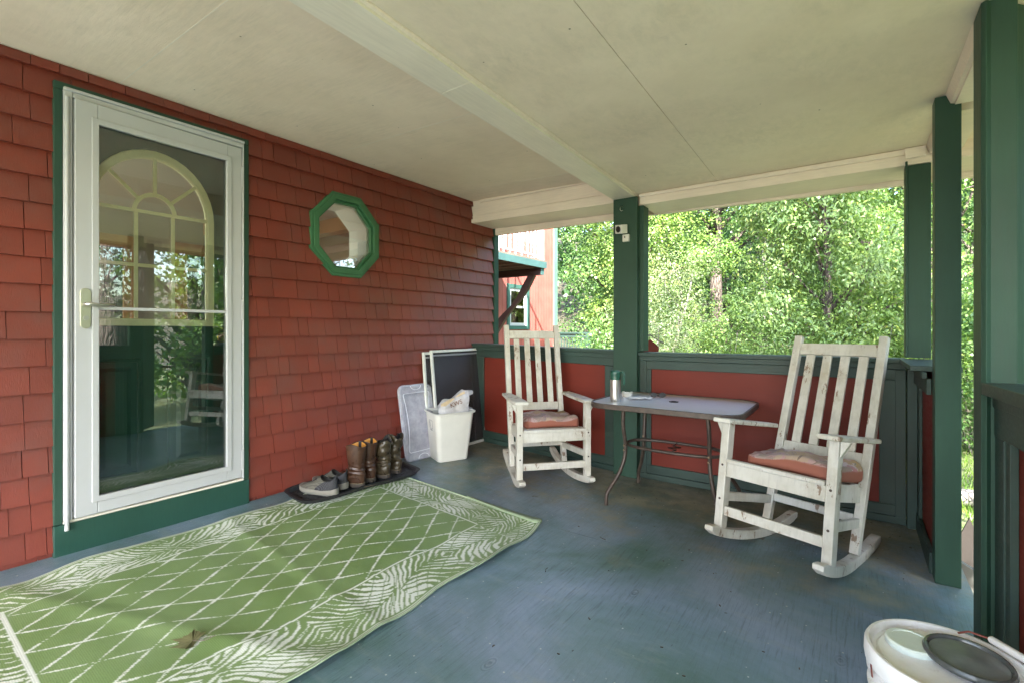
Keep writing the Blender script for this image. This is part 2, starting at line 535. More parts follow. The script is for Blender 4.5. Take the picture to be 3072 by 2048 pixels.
def mat_siding():
    n = NT('red vertical siding')
    c = n.wcoord()
    sx = n.node('ShaderNodeSeparateXYZ', {0: c})
    fr = n.math('FRACT', n.math('MULTIPLY', sx.outputs[1], 8.2))
    gv = n.ramp(fr, [(0.0, 0), (0.05, 1), (0.93, 1), (1.0, 0)]).outputs[0]
    big = n.noise(c, 3, 5, 0.6)
    b = n.ramp(big.outputs[0], [(0.3, (0.33, 0.085, 0.068)), (0.7, (0.42, 0.125, 0.10))]).outputs[0]
    b = n.mix(gv, (0.16, 0.03, 0.025), b)
    n.bump(gv, 1.0, 0.01)
    return n.P(Base_Color=b, Roughness=0.6)


M['siding'] = mat_siding()


def mat_translucent(name, col, alpha, rough=0.25):
    n = NT(name)
    nz = n.noise(n.coord(), 14, 6, 0.7)
    n.P(Base_Color=n.ramp(nz.outputs[0], [(0.3, tuple(x * 0.85 for x in col)), (0.7, col)]).outputs[0], Roughness=rough)
    tr = n.node('ShaderNodeBsdfTransparent', {'Color': (0.9, 0.9, 0.97)})
    mx = n.node('ShaderNodeMixShader', {0: n.ramp(nz.outputs[0], [(0.3, alpha - 0.08), (0.7, alpha + 0.1)]).outputs[0], 1: tr.outputs[0], 2: n.b.outputs[0]})
    n.t.links.new(mx.outputs[0], n.out.inputs[0])
    return n.m


M['lid'] = mat_translucent('hazy clear plastic', (0.70, 0.71, 0.80), 0.52)
M['bag'] = mat_translucent('crumpled clear bag', (0.80, 0.80, 0.84), 0.62, 0.3)
M['paper'] = plain('brown paper', (0.55, 0.44, 0.28), 0.8, noise=0.15)
M['ink'] = plain('brown ink', (0.16, 0.07, 0.04), 0.8)


def mat_mesh_screen():
    n = NT('insect screen')
    nz = n.noise(n.coord(), 5, 5, 0.6)
    n.P(Base_Color=n.ramp(nz.outputs[0], [(0.3, (0.030, 0.030, 0.034)), (0.7, (0.075, 0.075, 0.085))]).outputs[0], Roughness=0.6)
    tr = n.node('ShaderNodeBsdfTransparent')
    mx = n.node('ShaderNodeMixShader', {0: 0.72, 1: tr.outputs[0], 2: n.b.outputs[0]})
    n.t.links.new(mx.outputs[0], n.out.inputs[0])
    return n.m


M['screen'] = mat_mesh_screen()


def mat_tabletop():
    n = NT('dusty glass with sky tint')
    c = n.coord()
    big = n.noise(c, 3, 6, 0.65)
    sx = n.node('ShaderNodeSeparateXYZ', {0: c})
    e = n.math('ADD', n.math('MULTIPLY', sx.outputs[1], 2.4), n.math('MULTIPLY', n.math('SUBTRACT', big.outputs[0], 0.5), 0.8))
    b = n.mix(n.ramp(e, [(0.45, 0), (0.95, 1)]).outputs[0], n.ramp(big.outputs[0], [(0.3, (0.46, 0.48, 0.54)), (0.7, (0.56, 0.58, 0.64))]).outputs[0], (0.34, 0.29, 0.17))  # pale blue stands for the sky mirrored in the glass
    f = n.noise(c, 90, 3, 0.6)
    n.bump(f.outputs[0], 0.15, 0.001)
    return n.P(Base_Color=b, Roughness=0.28, Specular_IOR_Level=0.6)


M['tabletop'] = mat_tabletop()


def mat_bucket():
    n = NT('paint splashed white plastic')
    c = n.coord()
    a = n.noise(c, 7, 6, 0.7)
    b = n.ramp(a.outputs[0], [(0.3, (0.76, 0.75, 0.74)), (0.6, (0.88, 0.87, 0.87))]).outputs[0]
    g = n.noise(n.coord(loc=(2, 2, 2)), 5, 7, 0.7)
    b = n.mix(n.math('MULTIPLY', n.ramp(g.outputs[0], [(0.58, 0), (0.68, 1)]).outputs[0], 0.45), b, (0.42, 0.56, 0.46))
    s = n.noise(n.coord((1, 1, 0.4), loc=(6, 0, 4)), 16, 6, 0.7, 1.2)
    b = n.mix(n.ramp(s.outputs[0], [(0.685, 0), (0.70, 1)]).outputs[0], b, (0.26, 0.06, 0.05))
    d = n.noise(n.coord(loc=(5, 5, 0)), 30, 5, 0.7)
    b = n.mix(n.math('MULTIPLY', n.ramp(d.outputs[0], [(0.58, 0), (0.72, 1)]).outputs[0], 0.4), b, (0.36, 0.31, 0.25))
    return n.P(Base_Color=b, Roughness=0.42)


M['bucket'] = mat_bucket()
M['lid_mint'] = plain('mint lid', (0.66, 0.74, 0.70), 0.35, noise=0.08)
M['lid_dark'] = plain('dark glossy lid', (0.075, 0.085, 0.085), 0.22, noise=0.25, ns=9)
M['lid_sky_grey'] = plain('sky-grey lid face', (0.16, 0.175, 0.175), 0.25, noise=0.3, ns=12)  # grey stands in for sky reflected on the dark lid
M['grip'] = plain('white grip', (0.78, 0.77, 0.78), 0.4, noise=0.06)
M['wire'] = plain('red rusty wire', (0.24, 0.07, 0.055), 0.5, 0.3)


def mat_ground():
    n = NT('grassy ground')
    c = n.wcoord()
    a = n.noise(c, 1.1, 7, 0.7)
    f = n.noise(c, 25, 5, 0.7)
    b = n.mix(f.outputs[0], n.ramp(a.outputs[0], [(0.3, (0.075, 0.095, 0.04)), (0.55, (0.125, 0.14, 0.06)), (0.75, (0.17, 0.14, 0.09))]).outputs[0], (0.13, 0.15, 0.065))
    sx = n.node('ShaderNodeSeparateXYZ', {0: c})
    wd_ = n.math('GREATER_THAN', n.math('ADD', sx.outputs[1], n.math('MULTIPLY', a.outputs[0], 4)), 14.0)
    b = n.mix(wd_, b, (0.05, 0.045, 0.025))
    n.bump(f.outputs[0], 0.8, 0.04)
    return n.P(Base_Color=b, Roughness=0.9)


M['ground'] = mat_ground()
M['grass'] = mat_leaf('grass blade', (0.13, 0.24, 0.04), 0.4)
M['picket'] = paint('shade-darkened fence board', (0.03, 0.024, 0.02), rough=0.8, var=0.2, bump=0.4)  # darker than the other boards: the pickets' shade is put into the colour
M['weathered'] = paint('weathered board', (0.16, 0.125, 0.095), rough=0.8, var=0.2, grain=(6, 6, 0.6), bump=0.4)
M['pale_board'] = paint('pale grey board', (0.12, 0.12, 0.105), rough=0.6, var=0.1)
M['roof_shingle'] = plain('asphalt shingles', (0.16, 0.15, 0.15), 0.9, noise=0.5, ns=50, bump=0.6)
M['dry_leaf'] = plain('dry leaf', (0.105, 0.10, 0.04), 0.6, noise=0.25, ns=40)
M['twig'] = plain('twig', (0.10, 0.08, 0.06), 0.8)
M['paper_white'] = plain('white napkin', (0.75, 0.74, 0.72), 0.8)

# ================================================================== THE SETTING
rng = random.Random(7)


def ground_h(x, y):
    d = max(0.0, y - 11.0)
    d = min(d, 30.0)
    h = -0.72 - 0.02 * min(30, max(0, x - 4)) + 0.14 * d + 0.012 * max(0, d - 6) ** 2
    e = math.hypot(x - 2, y)
    return h + 0.06 * math.sin(x * 0.9 + 1) * math.cos(y * 0.7) * min(1, e / 5)


def make_ground():
    xs = [-400, -150, -70, -40] + [-28 + 2 * i for i in range(31)] + [45, 70, 150, 400]
    ys = [-400, -150, -60, -30] + [-18 + 2 * i for i in range(36)] + [60, 90, 150, 400]
    mb = MB(); nx = len(xs)
    vs = [(x, y, ground_h(x, y)) for y in ys for x in xs]
    fs = [(j * nx + i, j * nx + i + 1, (j + 1) * nx + i + 1, (j + 1) * nx + i) for j in range(len(ys) - 1) for i in range(nx - 1)]
    mb.add(vs, fs)
    return put(mb.build('ground', M['ground'], smooth='full'), kind='structure')


make_ground()

# porch floor: plywood sheets laid on a deck frame
XE = 3.46


def floor_sheet(x0, x1, y0, y1):
    mb = MB(); n = max(2, int((x1 - x0) / 0.1)); g = 0.0009
    xs = [x0 + g + (x1 - x0 - 2 * g) * i / n for i in range(n + 1)]
    rows = []
    for x in xs:
        z = zf(x)
        rows.append([(x, y0 + g, z), (x, y1 - g, z), (x, y1 - g, z - 0.02), (x, y0 + g, z - 0.02)])
    mb.loft(rows)
    return mb


pf = put(empty('porch_floor', (1.7, 1.4, 0)), kind='structure')
pf.location = (0, 0, 0)
for (x0, x1) in ((-0.02, XE),):
    for (y0, y1) in ((-2.5, -0.04), (-0.04, 2.40), (2.40, 3.66)):
        floor_sheet(x0, x1, y0, y1).build('plywood_sheet', M['floor'], pf)
fr = MB()
fr.hexa([(-0.02, -2.5, -0.3), (XE - 0.03, -2.5, -0.3), (XE - 0.03, 3.72, -0.3), (-0.02, 3.72, -0.3),
         (-0.02, -2.5, -0.024), (XE - 0.03, -2.5, -0.024), (XE - 0.03, 3.72, -0.024), (-0.02, 3.72, -0.024)])
fr.build('deck_frame', M['weathered'], pf)
sk = MB()
for i in range(40):
    y = -2.4 + i * 0.156
    sk.box((XE - 0.06, y, -0.85), (XE - 0.04, y + 0.13, -0.3))
for i in range(22):
    x = 0.0 + i * 0.156
    sk.box((x, 3.68, -0.9), (x + 0.13, 3.70, -0.3))
sk.build('skirt_boards', M['weathered'], pf)

# ------------------------------------------------------------------ ceiling
cl = put(empty('porch_ceiling', (0, 0, 0)), kind='structure')


def zc(x):  # sloping house-side ceiling
    return 2.377 - 0.030 * x


def bxl(y): return 1.655 - 0.045 * y       # boxed beam, left and right edges
def bxr(y): return 1.824 - 0.044 * y


def xbead(y):
    MB().hexa([(0.02, y - 0.0022, zc(0) - 0.0012), (bxl(y), y - 0.0018, zc(1.65) - 0.0012), (bxl(y), y + 0.0018, zc(1.65) - 0.0012), (0.02, y + 0.0022, zc(0) - 0.0012), (0.02, y - 0.0022, zc(0) - 0.0002), (bxl(y), y - 0.0018, zc(1.65) - 0.0002), (bxl(y), y + 0.0018, zc(1.65) - 0.0002), (0.02, y + 0.0022, zc(0) - 0.0002)]).build('seam_filler', M['beam_cream'], cl)


ys = [-2.6, -0.38, 0.84, 2.06, 3.28, 3.62]
for a, b in zip(ys[:-1], ys[1:]):
    g = 0.0004
    m = MB()
    m.hexa([(-0.02, a + g, zc(0)), (bxl(a) + 0.02, a + g, zc(1.65)), (bxl(b) + 0.02, b - g, zc(1.65)), (-0.02, b - g, zc(0)),
            (-0.02, a + g, zc(0) + 0.02), (bxl(a) + 0.02, a + g, zc(1.65) + 0.02), (bxl(b) + 0.02, b - g, zc(1.65) + 0.02), (-0.02, b - g, zc(0) + 0.02)])
    m.build('ceiling_panel', M['ceil_left'], cl)
    if b < 3.5: xbead(b)
for (a, b) in ((-2.6, 0.3), (0.3, 3.62)):
    for (s0, s1) in ((0, 1), (1, 2)):
        g = 0.0012

        def ex(k, y):
            if k == 0: return bxr(y) - 0.03
            if k == 1: return 2.36 - 0.028 * y
            return 4.05
        p = [(ex(s0, a) + g, a + g), (ex(s1, a) - g, a + g), (ex(s1, b) - g, b - g), (ex(s0, b) + g, b - g)]
        MB().hexa([(x, y, 2.172) for x, y in p] + [(x, y, 2.19) for x, y in p]).build('ceiling_panel', M['ceil_right'], cl)
# roof deck over the ceiling; overhang lengthened to keep sun off the floor
MB().hexa([(-0.1, -2.7, 2.46), (4.6, -2.7, 2.20), (4.6, 4.15, 2.20), (-0.1, 4.15, 2.46),
           (-0.1, -2.7, 2.95), (4.6, -2.7, 2.27), (4.6, 4.15, 2.27), (-0.1, 4.15, 2.95)]).build('porch_roof', M['roof_shingle'], cl)

bb = thing('ceiling_beam', 'long cream boxed beam crossing the porch ceiling to the middle post', 'beam', (1.6, 1.4, 2.15))
bb.location = (0, 0, 0)


def beam_piece(a, b):
    g = 0.0012
    p = [(bxl(a), a + g), (bxr(a), a + g), (bxr(b), b - g), (bxl(b), b - g)]
    return MB().hexa([(x, y, 2.148) for x, y in p] + [(x, y, 2.40) for x, y in p])


for a, b in ((-2.6, 1.52), (1.52, 3.60)):
    beam_piece(a, b).build('beam_casing', M['beam_cream'], bb, bevel=0.002)
cs = MB()
for a, b in ((-2.6, 1.52), (1.52, 3.60)):
    cs.hexa([(bxr(a) + 0.001, a, 2.158), (bxr(a) + 0.012, a, 2.164), (bxr(b) + 0.012, b, 2.164), (bxr(b) + 0.001, b, 2.158),
             (bxr(a) + 0.001, a, 2.171), (bxr(a) + 0.012, a, 2.171), (bxr(b) + 0.012, b, 2.171), (bxr(b) + 0.001, b, 2.171)])
cs.build('edge_moulding', M['cream'], bb)

# header beam over the back railing
hb = thing('header_beam', 'stepped cream header beam above the back railing opening', 'beam', (0, 0, 0))


def xbeam(x0, x1, y0, y1, zb0, zb1, zt0, zt1):
    return MB().hexa([(x0, y0, zb0), (x1, y0, zb1), (x1, y1, zb1), (x0, y1, zb0), (x0, y0, zt0), (x1, y0, zt1), (x1, y1, zt1), (x0, y1, zt0)])


xbeam(0.0, 1.66, 3.60, 3.64, 2.235, 2.215, 2.40, 2.40).build('upper_fascia', M['cream'], hb, bevel=0.002)
xbeam(0.12, 1.62, 3.575, 3.598, 2.345, 2.325, 2.372, 2.352).build('top_moulding', M['cream'], hb, bevel=0.006)
xbeam(0.004, 1.50, 3.592, 3.94, 2.165, 2.135, 2.233, 2.213).build('soffit_board', M['cream'], hb, bevel=0.003)
xbeam(1.69, 4.0, 3.60, 3.94, 2.090, 2.077, 2.20, 2.20).build('soffit_board', M['cream'], hb, bevel=0.003)
xbeam(1.69, 3.28, 3.578, 3.598, 2.146, 2.136, 2.170, 2.170).build('top_moulding', M['cream'], hb, bevel=0.006)
xbeam(0.03, 1.62, 3.942, 3.98, 2.10, 2.085, 2.30, 2.30).build('outer_board', M['cream'], hb, bevel=0.002)
xbeam(1.62, 4.2, 3.942, 3.98, 2.085, 2.03, 2.30, 2.30).build('outer_board', M['cream'], hb, bevel=0.002)

sb = thing('side_beam', 'cream side beam running over the step opening beside the green posts', 'beam', (0, 0, 0))
for y0, y1 in ((2.238, 2.858), (2.953, 3.595)):
    MB().hexa([(3.388, y0, 2.128), (3.402, y0, 2.124), (3.402, y1, 2.124), (3.388, y1, 2.128), (3.372, y0, 2.171), (3.402, y0, 2.171), (3.402, y1, 2.171), (3.372, y1, 2.171)]).build('inner_moulding', M['cream'], sb)
    MB().box((3.4025, y0, 2.118), (3.52, y1, 2.171)).build('beam_board', M['cream'], sb, bevel=0.002)
MB().hexa([(3.282, 3.570, 2.112), (3.371, 3.570, 2.112), (3.371, 3.5775, 2.112), (3.282, 3.5775, 2.112), (3.275, 3.565, 2.168), (3.371, 3.565, 2.168), (3.371, 3.5775, 2.168), (3.275, 3.5775, 2.168)]).build('moulding_return', M['cream'], sb)

# ------------------------------------------------------------------ house
house = thing('house', 'house wall of red painted cedar shingles with a storm door and octagonal window', 'house', (0, 0, 0))
OC = (2.172, 1.815)                       # octagon window centre (y, z)


def octo(ap_y, ap_z, cut=0.414):
    """eight points, half widths ap_y / ap_z"""
    a, b = ap_y * cut, ap_z * cut
    return [(OC[0] + u, OC[1] + v) for u, v in ((a, ap_z), (ap_y, b), (ap_y, -b), (a, -ap_z), (-a, -ap_z), (-ap_y, -b), (-ap_y, b), (-a, ap_z))]


wallfn = lambda u, v, t: (t, u, v)
D0, D1, DT = 0.589, 1.472, 2.288          # door casing outer
back = plate_holes([(-2.6, -0.6), (3.93, -0.6), (3.93, 2.70), (-2.6, 2.70)],
                   [[(0.625, 0.06), (1.445, 0.06), (1.445, 2.26), (0.625, 2.26)], octo(0.236, 0.247)], wallfn, -0.13, -0.004)
back.build('wall_sheathing', M['shingle'], house)


def clip(poly, p, q, keep_left):
    out = []
    n = len(poly)
    sd = lambda r: (q[0] - p[0]) * (r[1] - p[1]) - (q[1] - p[1]) * (r[0] - p[0])
    for i in range(n):
        a, b = poly[i], poly[(i + 1) % n]
        sa, sb_ = sd(a), sd(b)
        if not keep_left: sa, sb_ = -sa, -sb_
        if sa >= 0: out.append(a)
        if (sa > 0) != (sb_ > 0) and sa != sb_ and (sa * sb_ < 0):
            t = sa / (sa - sb_)
            out.append((a[0] + (b[0] - a[0]) * t, a[1] + (b[1] - a[1]) * t))
    return out


def area(p): return 0.5 * abs(sum(p[i][0] * p[(i + 1) % len(p)][1] - p[(i + 1) % len(p)][0] * p[i][1] for i in range(len(p))))


def subtract(polys, hole):
    # hole is clockwise; pieces outside of it
    res = []
    for poly in polys:
        rest = poly
        for i in range(len(hole)):
            a, b = hole[i], hole[(i + 1) % len(hole)]
            o = clip(rest, a, b, True)
            if len(o) > 2 and area(o) > 1e-5: res.append(o)
            rest = clip(rest, a, b, False)
            if len(rest) < 3 or area(rest) < 1e-6: break
    return res


hole_oct = octo(0.262, 0.272)
hole_door = [(D0 + 0.01, -1), (D0 + 0.01, DT - 0.01), (D1 - 0.01, DT - 0.01), (D1 - 0.01, -1)]
FWD = (-math.sin(YAW), math.cos(YAW)); RGT = (math.cos(YAW), math.sin(YAW))


def proj(X, Y, Z):
    dx, dy = X - CAMX, Y
    f = dx * FWD[0] + dy * FWD[1]; r = dx * RGT[0] + dy * RGT[1]
    f = max(f, 0.05)
    return 1536 + 1450 * r / f, 990 - 1450 * (Z - CAMZ) / f


shingles = []
EXPO = 0.1235
for k in range(-9, 11):
    zb = 1.091 + EXPO * k
    zt = zb + EXPO + 0.012
    zlo = max(zb, 0.073)
    if zlo >= 2.37 or zt <= 0.08: continue
    y = -2.55 + rng.uniform(0, 0.1)
    while y < 3.925:
        w = rng.choice([0.075, 0.09, 0.105, 0.12, 0.14, 0.155, 0.17]) * rng.uniform(0.93, 1.07)
        y1 = min(y + w, 3.925)
        if 3.925 - y1 < 0.03: y1 = 3.925
        j = rng.uniform(-0.0022, 0.0022)
        g = rng.uniform(0.0008, 0.0019)
        polys = [[(y + g, zlo + j), (y1 - g, zlo + j + rng.uniform(-0.001, 0.001)), (y1 - g, min(zt, 2.372)), (y + g, min(zt, 2.372))]]
        if y1 > D0 and y < D1: polys = subtract(polys, hole_door)
        if y1 > 1.88 and y < 2.47 and zt > 1.5 and zb < 2.12: polys = subtract(polys, hole_oct)
        if polys:
            m = MB()
            th = rng.uniform(-0.0012, 0.0012)
            for p in polys:
                def xs(v): return 0.0265 + th - 0.0235 * (v - zb) / EXPO
                n = len(p)
                vs_ = [(xs(v), u, v) for u, v in p] + [(-0.002, u, v) for u, v in p]
                m.add(vs_, [tuple(range(n)), tuple(range(2 * n - 1, n - 1, -1))] + [(i, i + n, (i + 1) % n + n, (i + 1) % n) for i in range(n)])
            a0 = proj(0, y, zb); a1 = proj(0, y1, min(zt, 2.37))
            big = abs(a1[0] - a0[0]) * abs(a1[1] - a0[1]) if (a0[0] > -40 and a0[0] < 1500 and y > 0.25) else 0
            shingles.append((big * sum(area(p) for p in polys) / max(1e-6, (y1 - y) * EXPO), m))
        y = y1
shingles.sort(key=lambda s: -s[0])
for s in shingles[:300]: s[1].build('shingle', M['shingle'], house)
rest = MB()
for s in shingles[300:]: rest.add(s[1].v, s[1].f)
put(rest.build('shingle_courses', M['shingle'], house), kind='stuff')

# corner board
MB().box((-0.02, 3.93, -0.5), (0.03, 4.0, 2.20)).build('corner_board', M['green'], house, bevel=0.002)
# end wall of the house
MB().box((-3.6, 3.935, -0.7), (-0.03, 3.99, 2.7)).build('end_wall', M['shingle'], house)

# octagonal window
ow = empty('octagonal_window', (0, 0, 0), parent=house)
put(ow, 'octagonal window with a green moulded frame')
ofn = lambda u, v, t: (t, u, v)
plate_holes(octo(0.289, 0.30), [octo(0.236, 0.247)], ofn, 0.0, 0.030).build('outer_casing', M['green_oct'], ow, bevel=0.004)
plate_holes(octo(0.268, 0.279), [octo(0.232, 0.243)], ofn, 0.0305, 0.040).build('raised_moulding', M['green_oct'], ow, bevel=0.004)
plate_holes(octo(0.235, 0.246), [octo(0.216, 0.226)], ofn, -0.01, 0.018).build('sash', M['green_oct'], ow, bevel=0.003)
MB().prism(octo(0.22, 0.23), ofn, -0.004, 0.0).build('pane', M['glass'], ow)
plate_holes(octo(0.2355, 0.2465), [octo(0.226, 0.236)], ofn, -0.26, -0.012).build('jamb', M['room_white'], ow)
plate_holes(octo(0.225, 0.235), [octo(0.214, 0.224)], ofn, -0.06, -0.03).build('inner_stop', M['room_white'], ow)

# door surround
dc = empty('door_surround', (0, 0, 0), parent=house)
box('door_casing', (-0.01, D0, 0.225), (0.030, 0.622, DT - 0.036), M['green'], dc, 0.004)
box('door_casing', (-0.01, 1.441, 0.225), (0.030, D1, DT - 0.036), M['green'], dc, 0.004)
box('head_casing', (-0.01, D0, DT - 0.0355), (0.030, D1, DT), M['green'], dc, 0.004)
box('kick_board', (-0.05, D0, 0.06), (0.034, D1, 0.223), M['door_green'], dc, 0.004)
box('threshold', (-0.11, 0.622, 0.2235), (0.030, 1.441, 0.236), M['beam_cream'], dc, 0.002)
box('vinyl_jamb', (-0.02, 0.6225, 0.237), (0.038, 0.655, 2.2665), M['vinyl'], dc, 0.004)
box('vinyl_jamb', (-0.02, 1.433, 0.237), (0.036, 1.4405, 2.2665), M['vinyl'], dc, 0.002)
box('vinyl_head', (-0.02, 0.6555, 2.226), (0.038, 1.4325, 2.2515), M['vinyl'], dc, 0.004)
box('drip_cap', (0.0, 0.6227, 2.252), (0.046, 1.4403, 2.2665), M['vinyl'], dc, 0.004)
MB().tube([(0.045, 0.633, 0.195), (0.045, 0.633, 2.22)], 0.009, 10).build('jamb_track', M['vinyl'], dc, smooth=True)

# storm door, standing slightly ajar
HY_ = 1.430
sd = empty('storm_door', (0.014, HY_, 0), parent=house)
sd.rotation_euler = (0, 0, R(2.0))
put(sd, 'white full view storm door standing slightly ajar')
W_ = HY_ - 0.658
# local: y from -W_ to 0
def dbox(name, y0, y1, z0, z1, x0=-0.016, x1=0.016, mat='vinyl', bev=0.003):
    return box(name, (x0, y0, z0), (x1, y1, z1), M[mat], sd, bev)
g0, g1, gb, gt = -W_ + 0.085, -0.085, 0.325, 2.128
dbox('stile', -W_, g0, 0.245, 2.222)
dbox('stile', g1, 0, 0.245, 2.222)
dbox('rail', g0 + 0.0005, g1 - 0.0005, 0.245, gb)
dbox('rail', g0 + 0.0005, g1 - 0.0005, gt, 2.222)
# glazing bead with a step
plate_holes([(g0 - 0.024, gb - 0.024), (g1 + 0.024, gb - 0.024), (g1 + 0.024, gt + 0.024), (g0 - 0.024, gt + 0.024)],
            [[(g0 + 0.004, gb + 0.004), (g1 - 0.004, gb + 0.004), (g1 - 0.004, gt - 0.004), (g0 + 0.004, gt - 0.004)]], ofn, 0.0163, 0.022).build('glazing_bead', M['vinyl'], sd, bevel=0.003)
dbox('glass_pane', g0 + 0.001, g1 - 0.001, gb + 0.001, gt - 0.001, -0.003, 0.0, 'glass', 0)
dbox('push_bar', g0 + 0.0005, g1 - 0.0005, 1.228, 1.244, 0.001, 0.012)
for z in (2.05, 1.25, 0.35):
    dbox('hinge', -0.004, 0.008, z - 0.06, z + 0.06, 0.0165, 0.022)
hp = MB()
pl = [(0.021 * math.cos(a) , 0.075 * (1 if math.sin(a) >= 0 else -1) + 0.021 * math.sin(a)) for a in [i * math.pi / 10 for i in range(20)]]
hp.prism([(-W_ + 0.037 + u, 1.232 + v) for u, v in pl], ofn, 0.0165, 0.024)
hpl = hp.build('handle_plate', plain('satin nickel', (0.62, 0.60, 0.46), 0.3, 0.8), sd, bevel=0.002)
lv = MB().tube([(0.024, -W_ + 0.034, 1.252), (0.05, -W_ + 0.034, 1.252), (0.056, -W_ + 0.045, 1.253), (0.056, -W_ + 0.075, 1.249), (0.055, -W_ + 0.105, 1.2525), (0.052, -W_ + 0.14, 1.251)], [0.010, 0.010, 0.0105, 0.008, 0.0075, 0.005], 10)
lv.build('lever', M['steel'], sd, smooth='full')
MB().lathe([(0.011, 0), (0.011, 0.004)], 14).build('lock_cylinder', M['steel'], sd).matrix_local = Matrix.Translation((0.024, -W_ + 0.038, 1.187)) @ Matrix.Rotation(R(90), 4, 'Y')

# entry door behind it
ed = empty('entry_door', (-0.10, 0, 0), parent=house)
put(ed, 'dark green entry door with an arched divided window')
AC, AS = 1.026, 1.765                      # arch centre y, spring z


def arch(rx, rz, zb, n=18):
    return [(AC + rx * math.cos(math.pi * i / n), AS + rz * math.sin(math.pi * i / n)) for i in range(n + 1)] + [(AC - rx, zb), (AC + rx, zb)]


slab = plate_holes([(0.626, 0.237), (1.444, 0.237), (1.444, 2.255), (0.626, 2.255)], [arch(0.283, 0.33, 1.168)], ofn, -0.045, 0.0)
slab.build('door_slab', M['door_green'], ed)
plate_holes(arch(0.299, 0.346, 1.152), [arch(0.262, 0.302, 1.19)], ofn, 0.0005, 0.016).build('arch_frame', M['arch_cream'], ed, bevel=0.005)
plate_holes(arch(0.288, 0.334, 1.163), [arch(0.262, 0.302, 1.19)], ofn, -0.02, 0.0).build('arch_stop', M['arch_cream'], ed)
MB().prism(arch(0.27, 0.31, 1.18), ofn, -0.012, -0.008).build('pane', M['glass'], ed)
mt = [((0.94, 1.192), (0.94, 1.76)), ((1.112, 1.192), (1.112, 1.76)), ((0.766, 1.479), (0.931, 1.479)), ((0.949, 1.479), (1.103, 1.479)), ((1.121, 1.479), (1.286, 1.479)),
      ((0.766, 1.77), (1.286, 1.77))]
for a in (40, 90, 140):
    c_, s_ = math.cos(R(a)), math.sin(R(a))
    mt.append(((AC + 0.097 * c_, AS + 0.11 * s_), (AC + 0.262 * c_, AS + 0.302 * s_)))
for p, q in mt:
    MB().bar((0.006, p[0], p[1]), (0.006, q[0], q[1]), 0.018, 0.012, (1, 0, 0)).build('muntin', M['arch_cream'], ed, bevel=0.003)
sa = [(AC + 0.095 * math.cos(math.pi * i / 12), AS + 0.105 * math.sin(math.pi * i / 12)) for i in range(13)]
m = MB(); m.loft([[(0.0, AC + (u - AC) * f, AS + (v - AS) * f) for f in (0.9, 1.1)] + [(0.013, AC + (u - AC) * f, AS + (v - AS) * f) for f in (1.1, 0.9)] for u, v in sa])
m.build('muntin', M['arch_cream'], ed)
for (y0, y1) in ((0.745, 0.965), (1.085, 1.305)):
    for (z0, z1) in ((0.36, 0.98),):
        plate_holes([(y0, z0), (y1, z0), (y1, z1), (y0, z1)], [[(y0 + 0.02, z0 + 0.02), (y1 - 0.02, z0 + 0.02), (y1 - 0.02, z1 - 0.02), (y0 + 0.02, z1 - 0.02)]], ofn, 0.0005, 0.012).build('panel_moulding', M['door_green'], ed, bevel=0.004)
        MB().hexa([(0.0005, y0 + 0.045, z0 + 0.045), (0.0005, y1 - 0.045, z0 + 0.045), (0.0005, y1 - 0.045, z1 - 0.045), (0.0005, y0 + 0.045, z1 - 0.045),
                   (0.01, y0 + 0.065, z0 + 0.065), (0.01, y1 - 0.065, z0 + 0.065), (0.01, y1 - 0.065, z1 - 0.065), (0.01, y0 + 0.065, z1 - 0.065)]).build('raised_panel', M['door_green'], ed)
kn = MB().lathe([(0.030, 0), (0.030, 0.006), (0.012, 0.010), (0.012, 0.030), (0.024, 0.036), (0.027, 0.048), (0.020, 0.058), (0.0, 0.060)], 18, cap1=False)
ko = kn.build('knob', M['brass'], ed, smooth=True)
ko.matrix_local = Matrix.Translation((0.0, 1.372, 1.085)) @ Matrix.Rotation(R(90), 4, 'Y')

# the room behind the windows
rm = empty('interior_room', (0, 0, 0), parent=house)
plate_holes([(-3.5, -2.0), (-0.132, -2.0), (-0.132, 3.93), (-3.5, 3.93)], [[(-3.2, -1.8), (-0.8, -1.8), (-0.8, -0.5), (-3.2, -0.5)]], lambda u, v, t: (u, v, t), 2.44, 2.46).build('room_ceiling', M['room_wall'], rm)  # ceiling hole added so daylight brightens the room
MB().box((-3.5, -2.0, 0.12), (-0.132, 3.93, 0.14)).build('room_floor', M['room_floor'], rm)
fnb = lambda u, v, t: (t, u, v)
MB().box((-3.5, -2.0, 0.141), (-3.45, 3.93, 2.439)).build('room_wall', M['room_wall'], rm)
for y0 in (2.4, 0.75):
    plate_holes([(y0 - 0.1, 0.9), (y0 + 1.2, 0.9), (y0 + 1.2, 2.15), (y0 - 0.1, 2.15)], [[(y0 + 0.03, 1.03), (y0 + 0.5, 1.03), (y0 + 0.5, 2.02), (y0 + 0.03, 2.02)], [(y0 + 0.6, 1.03), (y0 + 1.07, 1.03), (y0 + 1.07, 2.02), (y0 + 0.6, 2.02)]], fnb, -3.449, -3.40).build('window_trim', M['wood_orange'], rm)
    box('window_pane', (-3.445, y0 + 0.02, 1.02), (-3.435, y0 + 1.08, 2.03), M['black_plastic'], rm)
for y in (-0.4, 2.6, 3.4):
    MB().box((-3.4, y, 2.28), (-0.14, y + 0.14, 2.439)).build('room_beam', M['wood_orange'], rm)

# ------------------------------------------------------------------ posts
def post(name, label, parts, loc=(0, 0, 0)):
    t = thing(name, label, 'post')
    for nm, a, b in parts: box(nm, a, b, M['green'], t, 0.003)
    return t


